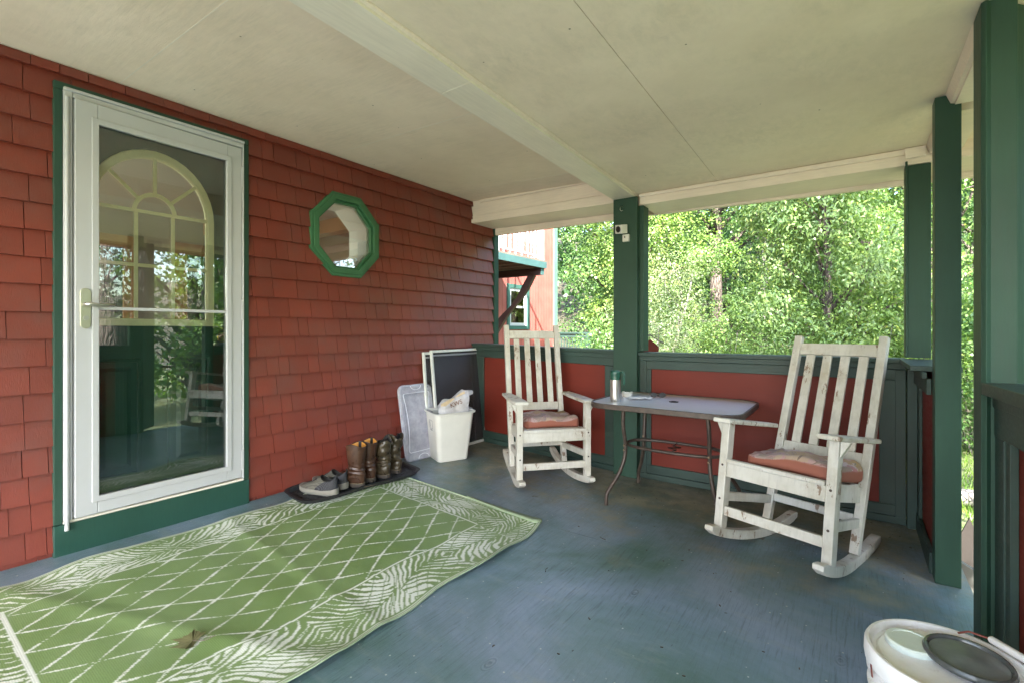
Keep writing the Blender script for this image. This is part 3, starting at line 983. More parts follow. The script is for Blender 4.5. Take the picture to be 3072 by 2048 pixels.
pc = post('porch_post', 'middle green post with the security camera, between the two back railing sections',
          [('post_board', (1.497, 3.550, 0.0), (1.688, 3.585, 2.147)), ('post_core', (1.51, 3.5855, -0.02), (1.688, 3.70, 2.085))])
MB().box((1.6885, 3.60, 0.97), (1.722, 3.71, 2.083)).build('side_trim', M['green'], pc, bevel=0.002)
post('porch_post', 'corner green post standing on the railing cap where back and side railings meet',
     [('post_core', (3.292, 3.60, 0.972), (3.395, 3.70, 2.076)), ('post_board', (3.28, 3.585, 0.972), (3.291, 3.70, 2.10))])
post('porch_post', 'square green post reaching the floor beside the step opening, next to the corner post',
     [('post_core', (3.336, 2.86, 0.0), (3.425, 2.95, 2.168))])

# near post with the slanting green wing panel
NP = thing('porch_post', 'wide green post with a slanting board panel, near the white bucket', 'post')
MB().box((3.372, 2.112, 0.0), (3.455, 2.235, 2.168)).build('post_core', M['green'], NP, bevel=0.003)
dg = Vector((0.67, 0.742, 0)).normalized()
nrm = Vector((dg.y, -dg.x, 0))
base = Vector((3.374, 2.107, 0))
MB().hexa([base + nrm * 0.0, base + nrm * 0.012, base + dg * 0.062 + nrm * 0.012, base + dg * 0.062,
           *[p + Vector((0, 0, 2.166)) for p in (base, base + nrm * 0.012, base + dg * 0.062 + nrm * 0.012, base + dg * 0.062)]]).build('post_board', M['green'], NP, bevel=0.002)
b2 = base + dg * 0.066
MB().hexa([b2, b2 + nrm * 0.018, b2 + dg * 0.42 + nrm * 0.018, b2 + dg * 0.42, *[p + Vector((0, 0, 2.166)) for p in (b2, b2 + nrm * 0.018, b2 + dg * 0.42 + nrm * 0.018, b2 + dg * 0.42)]]).build('wing_panel', M['green'], NP)

# ------------------------------------------------------------------ railing half walls
def rail_section(label, x0, x1, zl, zr, fl_l, fl_r, px0, px1):
    """back section along x; z heights given at both ends (old porch sags)"""
    t = thing('railing_wall', label, 'railing')
    def L(zz0, zz1, x): return zz0 + (zz1 - zz0) * (x - x0) / (x1 - x0)
    def brd(name, xa, xb, ya, yb, f0, f1, mat, bev=0.003):
        lo = lambda x: f0(x); hi = lambda x: f1(x)
        return MB().hexa([(xa, ya, lo(xa)), (xb, ya, lo(xb)), (xb, yb, lo(xb)), (xa, yb, lo(xa)), (xa, ya, hi(xa)), (xb, ya, hi(xb)), (xb, yb, hi(xb)), (xa, yb, hi(xa))]).build(name, M[mat], t, bevel=bev)
    cap = lambda x: L(zl, zr, x); flo = lambda x: L(fl_l, fl_r, x)
    brd('cap_rail', x0, x1, 3.575, 3.725, lambda x: cap(x) - 0.026, cap, 'green_rail')
    brd('cap_apron', x0, x1, 3.592, 3.61, lambda x: cap(x) - 0.062, lambda x: cap(x) - 0.0265, 'green_rail')
    brd('top_trim', x0, x1, 3.604, 3.622, lambda x: cap(x) - 0.126, lambda x: cap(x) - 0.0625, 'green_rail')
    brd('base_trim', x0, x1, 3.604, 3.622, lambda x: flo(x) + 0.045, lambda x: flo(x) + 0.108, 'green_rail')
    brd('base_shoe', x0, x1, 3.594, 3.620, lambda x: flo(x) + 0.002, lambda x: flo(x) + 0.0445, 'green_rail')
    brd('side_trim', x0, px0, 3.606, 3.622, lambda x: flo(x) + 0.1085, lambda x: cap(x) - 0.1265, 'green_rail')
    brd('side_trim', px1, x1, 3.606, 3.622, lambda x: flo(x) + 0.1085, lambda x: cap(x) - 0.1265, 'green_rail')
    brd('panel', x0, x1, 3.6225, 3.64, lambda x: flo(x) + 0.01, lambda x: cap(x) - 0.03, 'red_panel', 0)
    brd('outer_skin', x0, x1, 3.6405, 3.70, lambda x: flo(x) - 0.2, lambda x: cap(x) - 0.03, 'green_rail', 0)
    return t


rail_section('back railing half wall with red panel behind the window screens, next to the house', 0.006, 1.496, 1.003, 0.972, 0.078, 0.008, 0.148, 1.398)
rs = rail_section('wide back railing half wall with red panel behind the patio table', 1.6895, 3.285, 0.962, 0.966, 0.0, 0.0, 1.778, 3.16)
MB().box((1.7225, 3.598, 0.012), (1.745, 3.6055, 0.898)).build('batten', M['green_rail'], rs, bevel=0.002)
MB().box((3.235, 3.596, 0.002), (3.283, 3.6055, 0.898)).build('batten', M['green_rail'], rs, bevel=0.002)

st = thing('railing_wall', 'short side railing half wall with red panel between corner post and floor post', 'railing')
box('corner_stud', (3.287, 3.56, 0.0), (3.345, 3.64, 0.938), M['green_rail'], st, 0.002)
MB().hexa([(3.255, 3.60, 0.941), (3.262, 3.02, 0.935), (3.45, 3.02, 0.935), (3.45, 3.60, 0.941), (3.255, 3.60, 0.966), (3.262, 3.02, 0.960), (3.45, 3.02, 0.960), (3.45, 3.60, 0.966)]).build('cap_rail', M['green_rail'], st, bevel=0.002)
box('cap_apron', (3.30, 2.955, 0.905), (3.318, 3.5595, 0.934), M['green_rail'], st, 0.002)
box('top_trim', (3.316, 2.955, 0.83), (3.334, 3.5595, 0.9045), M['green_rail'], st, 0.002)
box('panel', (3.346, 2.955, 0.005), (3.36, 3.64, 0.93), M['red_panel'], st)
box('side_trim', (3.33, 3.46, 0.10), (3.3455, 3.5595, 0.8295), M['green_rail'], st, 0.002)
box('base_trim', (3.326, 2.952, 0.002), (3.345, 3.5595, 0.10), M['green_rail'], st, 0.003)

nt = thing('railing_wall', 'near side railing half wall with cap board and red panel beside the white bucket', 'railing')
sl = Vector((0.08, -0.997, 0)).normalized(); nn = Vector((sl.y, -sl.x, 0))   # nn points into the porch
if nn.x > 0: nn = -nn
o0 = Vector((3.371, 2.108, 0))


def nb(name, s0, s1, d0, d1, z0, z1, mat, bev=0.002):
    """board along the near rail: s along, d outwards (+) from the cap edge"""
    P = lambda s, d, z: o0 + sl * s - nn * d + Vector((0, 0, z))
    return MB().hexa([P(s0, d0, z0), P(s1, d0, z0), P(s1, d1, z0), P(s0, d1, z0), P(s0, d0, z1), P(s1, d0, z1), P(s1, d1, z1), P(s0, d1, z1)]).build(name, M[mat], nt, bevel=bev)


nb('cap_rail', 0.003, 2.6, 0.0, 0.17, 0.928, 0.966, 'green_rail')
nb('cap_apron', 0.003, 2.6, 0.026, 0.035, 0.89, 0.9275, 'green_rail')
nb('top_trim', 0.003, 2.6, 0.030, 0.046, 0.80, 0.8895, 'green_rail')
nb('side_trim', 0.003, 0.050, 0.032, 0.050, 0.0, 0.7995, 'green_rail')
nb('side_trim', 0.054, 0.085, 0.030, 0.050, 0.0, 0.7995, 'green_rail')
nb('side_trim', 0.0855, 0.118, 0.035, 0.055, 0.0, 0.7995, 'green_rail')
nb('panel', 0.0, 2.6, 0.056, 0.07, 0.0, 0.925, 'red_panel', 0)
nb('outer_skin', 0.0, 2.6, 0.0705, 0.11, -0.2, 0.925, 'green_rail', 0)

# steps beyond the opening
stp = thing('porch_steps', 'pale wooden steps going down outside the opening between the green posts', 'steps')
for i in range(3):
    box('tread', (XE + 0.02 + 0.28 * i, 2.30, -0.20 - 0.18 * i), (XE + 0.32 + 0.28 * i, 3.30, -0.165 - 0.18 * i), M['pale_board'], stp, 0.003)
MB().hexa([(XE + 0.02, 3.302, -0.30), (XE + 0.95, 3.302, -0.72), (XE + 0.95, 3.34, -0.72), (XE + 0.02, 3.34, -0.30), (XE + 0.02, 3.302, -0.04), (XE + 0.95, 3.302, -0.55), (XE + 0.95, 3.34, -0.55), (XE + 0.02, 3.34, -0.04)]).build('stringer', M['pale_board'], stp)
MB().hexa([(XE + 0.02, 2.26, -0.30), (XE + 0.95, 2.26, -0.72), (XE + 0.95, 2.298, -0.72), (XE + 0.02, 2.298, -0.30), (XE + 0.02, 2.26, -0.04), (XE + 0.95, 2.26, -0.55), (XE + 0.95, 2.298, -0.55), (XE + 0.02, 2.298, -0.04)]).build('stringer', M['pale_board'], stp)
pk = thing('picket_fence', 'low weathered picket fence with pointed boards outside the step opening', 'fence')
for i in range(9):
    x = 3.50 + i * 0.125
    m = MB(); m.prism([(x, -0.75), (x + 0.11, -0.75), (x + 0.11, -0.30), (x + 0.055, -0.17 + 0.02 * (i % 3)), (x, -0.30)], lambda u, v, t: (u, t, v), 4.5, 4.52)
    m.build('picket', M['picket'], pk)
box('fence_rail', (3.48, 4.521, -0.6), (4.65, 4.55, -0.53), M['weathered'], pk)

# ================================================================== THE WING BEYOND THE PORCH
wg = thing('house_wing', 'sunlit red house wing with vertical siding, white balcony and a small window', 'building')
WX = -3.2
wfn = lambda u, v, t: (t, u, v)
plate_holes([(4.2, -0.9), (10.58, -0.9), (10.58, 6.0), (4.2, 6.0)], [[(8.655, 1.225), (9.355, 1.225), (9.355, 2.065), (8.655, 2.065)]], wfn, WX - 0.12, WX).build('siding_wall', M['siding'], wg)
box('corner_board', (WX - 0.1, 10.585, -0.9), (WX + 0.02, 10.76, 6.0), paint('pale green trim', (0.11, 0.21, 0.165), 0.5), wg, 0.004)
box('gable_wall', (-9.0, 10.64, -0.9), (WX - 0.105, 10.74, 6.0), M['siding'], wg)
box('wing_interior', (WX - 1.2, 8.3, 0.8), (WX - 1.1, 9.8, 2.4), M['room_wall'], wg)
MB().hexa([(-9, 4.0, 6.0), (WX + 0.4, 4.0, 6.0), (WX + 0.4, 11.0, 6.0), (-9, 11.0, 6.0), (-9, 4.0, 8.0), (WX + 0.3, 4.0, 6.15), (WX + 0.3, 11.0, 6.15), (-9, 11.0, 8.0)]).build('roof', M['roof_shingle'], wg)
wgr = paint('wing green trim', (0.045, 0.12, 0.10), 0.5)
wd = empty('window', (0, 0, 0), parent=wg)
plate_holes([(8.566, 1.14), (9.444, 1.14), (9.444, 2.15), (8.566, 2.15)], [[(8.657, 1.225), (9.353, 1.225), (9.353, 2.063), (8.657, 2.063)]], wfn, WX - 0.01, WX + 0.03).build('casing', wgr, wd)
plate_holes([(8.658, 1.226), (9.352, 1.226), (9.352, 2.062), (8.658, 2.062)], [[(8.72, 1.29), (9.29, 1.29), (9.29, 1.625), (8.72, 1.625)], [(8.72, 1.67), (9.29, 1.67), (9.29, 2.0), (8.72, 2.0)]], wfn, WX - 0.03, WX + 0.012).build('sash', M['vinyl'], wd)
box('pane', (WX - 0.012, 8.721, 1.291), (WX - 0.008, 9.289, 1.624), M['glass'], wd)
box('pane', (WX - 0.022, 8.721, 1.671), (WX - 0.018, 9.289, 1.999), M['glass'], wd)
bl = empty('balcony', (0, 0, 0), parent=wg)
bteal = paint('balcony teal paint', (0.055, 0.12, 0.115), 0.5)
for i in range(9):
    x = WX + 0.02 + i * 0.14
    box('deck_board', (x, 5.0, 2.455), (x + 0.132, 8.20, 2.487), M['weathered'], bl)
box('fascia', (-1.95, 5.0, 2.335), (-1.915, 8.16, 2.4545), bteal, bl)
box('end_fascia', (WX + 0.01, 8.12, 2.335), (-1.951, 8.155, 2.4545), bteal, bl)
for i in range(9):
    y = 5.2 + i * 0.34
    box('joist', (WX + 0.01, y, 2.34), (-1.952, y + 0.04, 2.4545), M['weathered'], bl)
dkb = paint('dark brown stain', (0.055, 0.032, 0.028), 0.6)
box('support_beam', (WX + 0.01, 8.0, 2.205), (-1.96, 8.10, 2.334), dkb, bl, 0.003)
box('beam_end', (-1.959, 7.995, 2.205), (-1.945, 8.105, 2.334), bteal, bl)
# curved knee brace
kb = MB(); ring = []
for i in range(13):
    s = i / 12
    x = -3.19 + 1.02 * s; z = 0.98 + 1.23 * s + 0.05 * math.sin(s * math.pi * 2.2)
    wv = 0.060 + 0.018 * math.sin(s * 9)
    ring.append([(x - wv * 0.7, 8.01, z + wv * 0.6), (x + wv * 0.7, 8.01, z - wv * 0.6), (x + wv * 0.7, 8.09, z - wv * 0.6), (x - wv * 0.7, 8.09, z + wv * 0.6)])
kb.loft(ring); kb.build('knee_brace', dkb, bl)
bal_prof = [(0.016, 0), (0.016, 0.10), (0.024, 0.13), (0.012, 0.15), (0.022, 0.22), (0.024, 0.34), (0.014, 0.44), (0.020, 0.46), (0.012, 0.48), (0.020, 0.50), (0.014, 0.52), (0.016, 0.56), (0.016, 0.80)]
bme = None
for i in range(21):
    y = 5.1 + i * 0.137
    if bme is None:
        o = MB().lathe(bal_prof, 8).build('baluster', M['white_paint'], bl, smooth=True); bme = o.data
    else: o = link('baluster', bme, None, bl)
    o.location = (-1.99, y, 2.575)
for i in range(7):
    o = link('baluster', bme, None, bl); o.location = (WX + 0.15 + i * 0.15, 8.06, 2.575)
box('bottom_rail', (-2.015, 5.0, 2.545), (-1.965, 7.97, 2.574), M['white_paint'], bl, 0.003)
box('bottom_rail', (WX + 0.02, 8.04, 2.545), (-2.04, 8.08, 2.574), M['white_paint'], bl, 0.003)
box('top_rail', (-2.025, 5.0, 3.376), (-1.955, 7.97, 3.41), M['white_paint'], bl, 0.003)
box('top_rail', (WX + 0.02, 8.03, 3.376), (-2.05, 8.09, 3.41), M['white_paint'], bl, 0.003)
for y in (6.60, 8.05):
    box('post', (-2.045, y - 0.05, 2.4885), (-1.945, y + 0.05, 3.5), M['white_paint'], bl, 0.004)

# green deck railing past the wing
gd = thing('deck_railing', 'pale green baluster railing of a deck beyond the red wing', 'railing')
gpal = paint('pale green deck paint', (0.025, 0.055, 0.045), 0.5)
box('top_rail', (-3.15, 10.80, 1.03), (-2.28, 10.92, 1.075), gpal, gd, 0.004)
box('sub_rail', (-3.15, 10.83, 0.94), (-2.42, 10.88, 1.029), gpal, gd)
box('bottom_rail', (-3.15, 10.83, 0.25), (-2.42, 10.88, 0.30), gpal, gd)
gb = None
for i in range(9):
    if gb is None:
        o = MB().lathe([(0.014, 0), (0.014, 0.1), (0.026, 0.2), (0.014, 0.32), (0.022, 0.42), (0.014, 0.5), (0.014, 0.638)], 8).build('baluster', gpal, gd, smooth=True); gb = o.data
    else: o = link('baluster', gb, None, gd)
    o.location = (-3.12 + i * 0.08, 10.855, 0.301)
box('post', (-2.415, 10.80, -0.8), (-2.30, 10.91, 1.029), gpal, gd, 0.004)
box('deck_floor', (-4.6, 10.765, 0.10), (-2.30, 12.6, 0.16), M['weathered'], gd)
box('deck_leg', (-2.42, 12.4, -0.9), (-2.32, 12.5, 0.099), M['weathered'], gd)

# birdhouse just outside
bh = thing('birdhouse', 'small red birdhouse with weathered shingle roof on a pole outside the railing', 'birdhouse', (1.555, 4.22, 0), R(20))
MB().prism([(-0.07, 0.84), (0.07, 0.84), (0.07, 0.985), (0, 1.05), (-0.07, 0.985)], lambda u, v, t: (u, t, v), -0.08, 0.08).build('box', M['red_panel'], bh)
for s in (-1, 1):
    m = MB(); rr_ = []
    for i in range(6):
        q = i / 5
        x = s * (0.0 + 0.115 * q); z = 1.082 - 0.10 * q + 0.028 * q * q
        rr_.append([(x, -0.11, z), (x, 0.11, z), (x, 0.11, z + 0.012), (x, -0.11, z + 0.012)])
    m.loft(rr_); m.build('roof_side', M['roof_shingle'], bh)
MB().tube([(0, 0, -0.8), (0, 0, 0.84)], 0.025, 8).build('pole', M['weathered'], bh)

# ================================================================== VEGETATION
def leaf_mesh(name, seed, clusters, L, W, twig=9, droop=0.35, spread=0.35, mat=None, flat=0.24, dens=1.0):
    """clusters: (cx,cy,cz, rx,ry,rz, n). Leaves sit on short twigs spread through each clump."""
    r = np.random.default_rng(seed)
    Ps, Ds, Us = [], [], []
    for (cx, cy, cz, rx, ry, rz, n) in clusters:
        nt = max(1, int(n * dens / twig))
        d = r.normal(size=(nt, 3)); d /= np.linalg.norm(d, axis=1, keepdims=True)
        rad = 0.45 + 0.55 * r.uniform(0, 1, (nt, 1)) ** 0.6
        rad *= 1 + 0.28 * np.sin(d[:, :1] * 7 + d[:, 2:] * 5 + seed)
        c = np.array([[cx, cy, cz]]) + d * rad * np.array([[rx, ry, rz]])
        td = d * 0.8 + r.normal(size=(nt, 3)) * 0.6; td[:, 2] -= droop
        td /= np.linalg.norm(td, axis=1, keepdims=True)
        s = r.uniform(0, 1, (nt, twig, 1))
        P = c[:, None, :] + td[:, None, :] * s * spread + r.normal(size=(nt, twig, 3)) * spread * 0.13
        D = td[:, None, :] * 0.6 + r.normal(size=(nt, twig, 3)) * 0.65
        D[..., 2] -= droop * 0.7
        Ps.append(P.reshape(-1, 3)); Ds.append(D.reshape(-1, 3))
        Us.append(np.repeat(d[:, None, :], twig, 1).reshape(-1, 3))
    P = np.concatenate(Ps); D = np.concatenate(Ds)
    D /= np.linalg.norm(D, axis=1, keepdims=True)
    N = len(P)
    up = np.zeros((N, 3)); up[:, 2] = 0.6
    up += np.concatenate(Us) * 0.75 + r.normal(size=(N, 3)) * flat
    S = np.cross(D, up); S /= np.linalg.norm(S, axis=1, keepdims=True) + 1e-9
    Nn = np.cross(S, D)
    sg_ = np.sign((Nn * up).sum(1, keepdims=True)); Nn = Nn * sg_
    l = L * r.uniform(0.6, 1.25, (N, 1)); w = W * r.uniform(0.65, 1.2, (N, 1))
    V = np.stack([P, P + D * l * 0.45 + S * w * 0.5 + Nn * w * 0.16, P + D * l - Nn * l * 0.12, P + D * l * 0.45 - S * w * 0.5 + Nn * w * 0.16], axis=1).reshape(-1, 3)
    me = bpy.data.meshes.new(name)
    me.vertices.add(4 * N); me.vertices.foreach_set('co', V.astype(np.float32).ravel())
    me.loops.add(4 * N); me.loops.foreach_set('vertex_index', np.arange(4 * N, dtype=np.int32))
    me.polygons.add(N); me.polygons.foreach_set('loop_start', np.arange(0, 4 * N, 4, dtype=np.int32))
    me.update(calc_edges=True)
    me.materials.append(mat)
    return me


def tree(name, label, loc, h, clumps, seed, mat, L=0.10, W=0.055, trunk_r=0.12, bark='bark', lean=(0, 0), droop=0.35, group=None, twig=9, spread=0.35, cat='tree', lsc=0.58, dens=2.8):
    """clumps: (dx,dy,z,r,n) relative to the trunk foot"""
    t = thing(name, label, cat, loc, 0, group)
    rr = random.Random(seed)
    mb = MB()
    top = Vector((lean[0], lean[1], h * 0.86))
    pts = []
    for i in range(9):
        s = i / 8
        pts.append(Vector((lean[0] * s + 0.06 * math.sin(s * 7 + seed), lean[1] * s + 0.06 * math.cos(s * 5 + seed), -0.3 + (top.z + 0.3) * s)))
    mb.tube(pts, [trunk_r * (1.25 - s / 8) if s else trunk_r * 1.5 for s in range(9)], 9)
    cl = []
    for (dx, dy, z, rad, n) in clumps:
        cl.append((dx, dy, z, rad, rad, rad * 0.5, n))
        zb = max(0.25, z - rad * 1.1 - 0.3)
        sb = min(1, max(0, (zb + 0.3) / (top.z + 0.3)))
        k = min(7, int(sb * 8)); p = pts[k].lerp(pts[k + 1], sb * 8 - k)
        q = Vector((dx, dy, z))
        mid = p.lerp(q, 0.55) + Vector((rr.uniform(-.15, .15), rr.uniform(-.15, .15), 0.12))
        r0 = trunk_r * 0.42 * (1.2 - sb * 0.6)
        mb.tube([p, mid, q], [r0, r0 * 0.6, r0 * 0.2], 6)
        for j in range(3):
            e = q + Vector((rr.uniform(-1, 1), rr.uniform(-1, 1), rr.uniform(-0.5, 0.7))) * rad * 0.8
            mb.tube([mid.lerp(q, rr.uniform(0.2, 0.9)), e], [r0 * 0.3, r0 * 0.08], 5)
    mb.build('trunk', M[bark], t, smooth='full')
    if cl:
        me = leaf_mesh(name + '_crown', seed, cl, L * lsc, W * lsc, twig, droop, spread, mat, dens=dens)
        link('crown', me, None, t)
    return t


def auto_clumps(seed, zlo, zhi, rad, k, cr, n):
    r = random.Random(seed); out = []
    for i in range(k):
        s = (i + 0.5) / k
        z = zlo + (zhi - zlo) * s
        prof = math.sin(math.pi * (0.18 + 0.8 * s)) ** 0.7
        a = i * 2.4 + r.uniform(-0.4, 0.4); d = rad * prof * r.uniform(0.35, 0.95)
        out.append((d * math.cos(a), d * math.sin(a), z, cr * r.uniform(0.75, 1.25), int(n * r.uniform(0.7, 1.3))))
    return out


WG = 'trees at the edge of the woods'
# nearer small trees and shrubs, left to right behind the railing
gz = lambda x, y: ground_h(x, y)
T = [
    # name, label, x, y, h, zlo, zhi, rad, k, cr, n, leafmat, L, W, trunk, bark, droop
    ('maple_tree', 'leafy maple rising right beside the red wing corner', -2.6, 13.2, 7.5, 0.6, 7.2, 1.7, 20, 0.85, 700, 0, 0.12, 0.095, 0.13, 'bark', 0.3),
    ('maple_tree', 'bright maple with layered leaves between the red wing and the middle post', -1.1, 11.8, 6.8, 0.7, 6.6, 1.4, 18, 0.75, 720, 1, 0.11, 0.085, 0.10, 'bark', 0.3),
    ('sapling', 'pale silvery leaved sapling behind the birdhouse', -0.30, 10.3, 3.6, 0.5, 3.3, 0.85, 12, 0.55, 560, 2, 0.085, 0.045, 0.05, 'bark_grey', 0.2),
    ('maple_tree', 'old dark trunked maple showing its forked trunk between the leaves', 0.16, 13.6, 8.8, 4.6, 8.6, 2.0, 15, 0.9, 560, 0, 0.12, 0.09, 0.17, 'bark', 0.3),
    ('birch_tree', 'slender tree with pale grey trunk behind the drooping cherry', 1.05, 15.0, 9.0, 4.6, 8.8, 1.4, 11, 0.85, 520, 1, 0.10, 0.07, 0.10, 'bark_grey', 0.3),
    ('cherry_tree', 'drooping cherry with long hanging leaves above the patio table', 2.55, 9.9, 5.8, 0.9, 5.2, 1.45, 24, 0.68, 640, 4, 0.14, 0.06, 0.09, 'bark', 0.6),
    ('maple_tree', 'yellow green maple behind the corner post', 4.0, 12.2, 7.2, 0.6, 7.0, 1.6, 18, 0.85, 620, 1, 0.12, 0.085, 0.12, 'bark', 0.35),
    ('oak_tree', 'dark leaved tree filling the gap between corner post and near post', 5.4, 14.5, 9.0, 0.6, 8.8, 2.0, 20, 1.0, 560, 3, 0.13, 0.08, 0.16, 'bark', 0.3),
    ('maple_tree', 'tall green maple deep in the woods behind the silvery sapling', -0.6, 17.5, 10.5, 1.8, 10.4, 2.4, 20, 1.15, 520, 0, 0.14, 0.11, 0.19, 'bark', 0.3),
    ('oak_tree', 'tall dark oak deep in the woods behind the cherry', 3.4, 18.6, 11.5, 1.5, 11.4, 2.5, 20, 1.2, 520, 3, 0.15, 0.1, 0.2, 'bark', 0.3),
    ('maple_tree', 'tall maple deep in the woods behind the red wing corner', -4.6, 18.5, 11, 1.2, 10.8, 2.5, 20, 1.2, 480, 1, 0.15, 0.11, 0.19, 'bark', 0.3),
    ('oak_tree', 'broad oak deep in the woods, beyond the step opening', 7.6, 19.5, 11, 1.2, 10.8, 2.7, 20, 1.25, 480, 0, 0.15, 0.11, 0.2, 'bark', 0.3),
]
for i, (nm, lb, x, y, h, zl, zh, rad, k, cr, n, lm, L, W, tr, bk, dr) in enumerate(T):
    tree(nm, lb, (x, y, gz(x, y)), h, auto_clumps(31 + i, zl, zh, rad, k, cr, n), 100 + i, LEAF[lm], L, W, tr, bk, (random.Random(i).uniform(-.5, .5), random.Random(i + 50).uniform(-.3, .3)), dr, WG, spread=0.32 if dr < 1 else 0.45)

SH = [
    ('shrub', 'low pale shrub growing behind the green deck railing', -2.0, 12.9, 2.6, 2, 0.07, 0.04),
    ('shrub', 'feathery light green shrub next to the birdhouse', 0.2, 8.4, 2.0, 2, 0.075, 0.03),
    ('shrub', 'yellow green bush behind the railing, between birdhouse and cherry trunk', 1.25, 8.9, 2.0, 1, 0.085, 0.055),
    ('shrub', 'dense dark bush at the foot of the cherry', 2.2, 8.7, 1.7, 4, 0.09, 0.05),
    ('shrub', 'bright bush behind the tilted rocking chair, near the corner post', 3.3, 9.2, 2.2, 1, 0.10, 0.06),
    ('shrub', 'leafy bush seen through the gap between corner post and near post', 4.6, 10.2, 2.4, 0, 0.10, 0.065),
    ('shrub', 'small bush between red wing and middle post', -0.95, 9.3, 1.9, 0, 0.09, 0.06),
]
for i, (nm, lb, x, y, h, lm, L, W) in enumerate(SH):
    r = random.Random(400 + i)
    t = thing(nm, lb, 'shrub', (x, y, gz(x, y)), 0, 'shrubs along the woods edge')
    mb = MB(); cl_ = []
    for j in range(11):
        a = j * 2.4; d = r.uniform(0.1, 0.75); z = h * (0.25 + 0.72 * j / 10) * (1.05 - 0.25 * d)
        p = (d * math.cos(a), d * math.sin(a), z)
        mb.tube([(p[0] * 0.1, p[1] * 0.1, -0.1), (p[0] * 0.5, p[1] * 0.5, z * 0.55), p], [0.022, 0.014, 0.004], 5)
        cl_.append((*p, 0.46, 0.46, 0.36, 420))
    mb.build('stems', M['bark_grey'], t)
    link('foliage', leaf_mesh('shrub_leaves', 500 + i, cl_, L * 0.62, W * 0.62, 9, 0.15, 0.28, LEAF[lm], dens=2.2), None, t)

shade_b = thing('shade_bush', 'unseen tall dark bush added outside the near railing to shade the green panel', 'shrub', (4.75, 0.75, gz(4.75, 0.75)))  # out-of-view bush added to block sky light from the wing panel
mb = MB(); cl_ = []; r = random.Random(77)
for j in range(12):
    a = j * 2.4; d = r.uniform(0.1, 0.6); z = 0.6 + 2.6 * j / 11
    p = (d * math.cos(a), d * math.sin(a), z)
    mb.tube([(p[0] * 0.1, p[1] * 0.1, -0.1), (p[0] * 0.5, p[1] * 0.5, z * 0.55), p], [0.03, 0.02, 0.005], 5)
    cl_.append((*p, 0.55, 0.55, 0.45, 420))
mb.build('stems', M['bark'], shade_b)
link('foliage', leaf_mesh('shade_bush_leaves', 555, cl_, 0.085, 0.06, 9, 0.15, 0.28, LEAF[3]), None, shade_b)

# far wood, one mass
fw = []
r = random.Random(9)
for i in range(150):
    x = -26 + 52 * r.random(); y = 22 + 10 * r.random()
    g = gz(x, y)
    fw.append((x, y, g + r.uniform(0.5, 12.5), 2.3, 2.0, 1.5, 520))
put(link('distant_woods', leaf_mesh('woods', 77, fw, 0.32, 0.24, 9, 0.3, 0.7, LEAF[3]), None), 'dense dark green wood rising behind the nearer trees', 'woods', kind='stuff')

# trees on the open side, mirrored in the door glass; they shade the porch
big = tree('pine_tree', 'large rough barked tree just outside the step opening, mirrored in the door glass', (6.3, 3.0, -0.8), 11, [], 61, LEAF[0], trunk_r=0.26)
cl_ = []
r = random.Random(5)
for i in range(16):
    a = i * 2.4; d = r.uniform(0.4, 2.6)
    cl_.append((d * math.cos(a), d * math.sin(a), 6.8 + 4.0 * r.random(), 1.0, 1.0, 0.7, 620))
link('crown', leaf_mesh('big_crown', 62, cl_, 0.15, 0.10, 9, 0.3, 0.45, LEAF[0]), None, big)
SIDE = [('maple_tree', 'broad maple on the lawn side, mirrored in the octagonal window', 12.5, -3.0, 8, 1.0, 7.6, 2.4, 20, 1.1, 560, 0),
        ('maple_tree', 'leafy young maple on the lawn side, between the big trunk and the added shade bush', 11.5, 1.6, 6.5, 0.5, 6.2, 2.0, 18, 1.0, 560, 1),
        ('maple_tree', 'leafy young maple on the lawn side, between the big trunk and the woods', 10.5, 6.2, 7, 0.5, 6.6, 2.1, 20, 1.0, 560, 1),
        ('oak_tree', 'spreading oak on the lawn side, mirrored low in the octagonal window', 12.0, 11.6, 8, 0.8, 7.6, 2.4, 20, 1.2, 520, 0),
        ('oak_tree', 'dark oak at the far side of the lawn', 13.8, 8.6, 8, 0.5, 7.6, 2.6, 20, 1.2, 480, 0),
        ('oak_tree', 'dark oak closing the lawn behind the big trunk', 15.5, 4.2, 8, 0.5, 7.6, 2.6, 20, 1.2, 480, 3)]
for i, (nm, lb, x, y, h, zl, zh, rad, k, cr, n, lm) in enumerate(SIDE):
    tree(nm, lb, (x, y, gz(x, y)), h, auto_clumps(81 + i, zl, zh, rad, k, cr, n), 200 + i, LEAF[lm], 0.15, 0.10, 0.16, 'bark', (0.2, -0.1), 0.3, 'trees on the lawn side', lsc=1.0, dens=0.9)

# grass tufts and a fallen log seen through the step opening
r = np.random.default_rng(3)
N = 9000
P = np.zeros((N, 3)); P[:, 0] = r.uniform(3.5, 6.8, N); P[:, 1] = r.uniform(4.6, 11, N)
P[:, 2] = [ground_h(a, b) for a, b in P[:, :2]]
ang = r.uniform(0, 6.28, N); hh = r.uniform(0.05, 0.16, N); w = 0.006
S = np.stack([np.cos(ang), np.sin(ang), np.zeros(N)], 1) * w
tip = P + np.stack([r.normal(0, 0.04, N), r.normal(0, 0.04, N), hh], 1)
V = np.stack([P - S, P + S, tip], 1).reshape(-1, 3)
me = bpy.data.meshes.new('lawn_grass'); me.from_pydata(V.tolist(), [], [(3 * i, 3 * i + 1, 3 * i + 2) for i in range(N)]); me.materials.append(M['grass'])
put(link('lawn_grass', me, None), 'bright grass on the lawn outside the step opening', 'grass', kind='stuff')
lg = MB().tube([(3.2, 6.7, -0.64), (4.2, 6.95, -0.62), (5.4, 7.1, -0.66)], [0.10, 0.085, 0.06], 10).build('fallen_log', M['bark_grey'], smooth=True)
put(lg, 'grey fallen log lying in the grass outside the step opening', 'log')

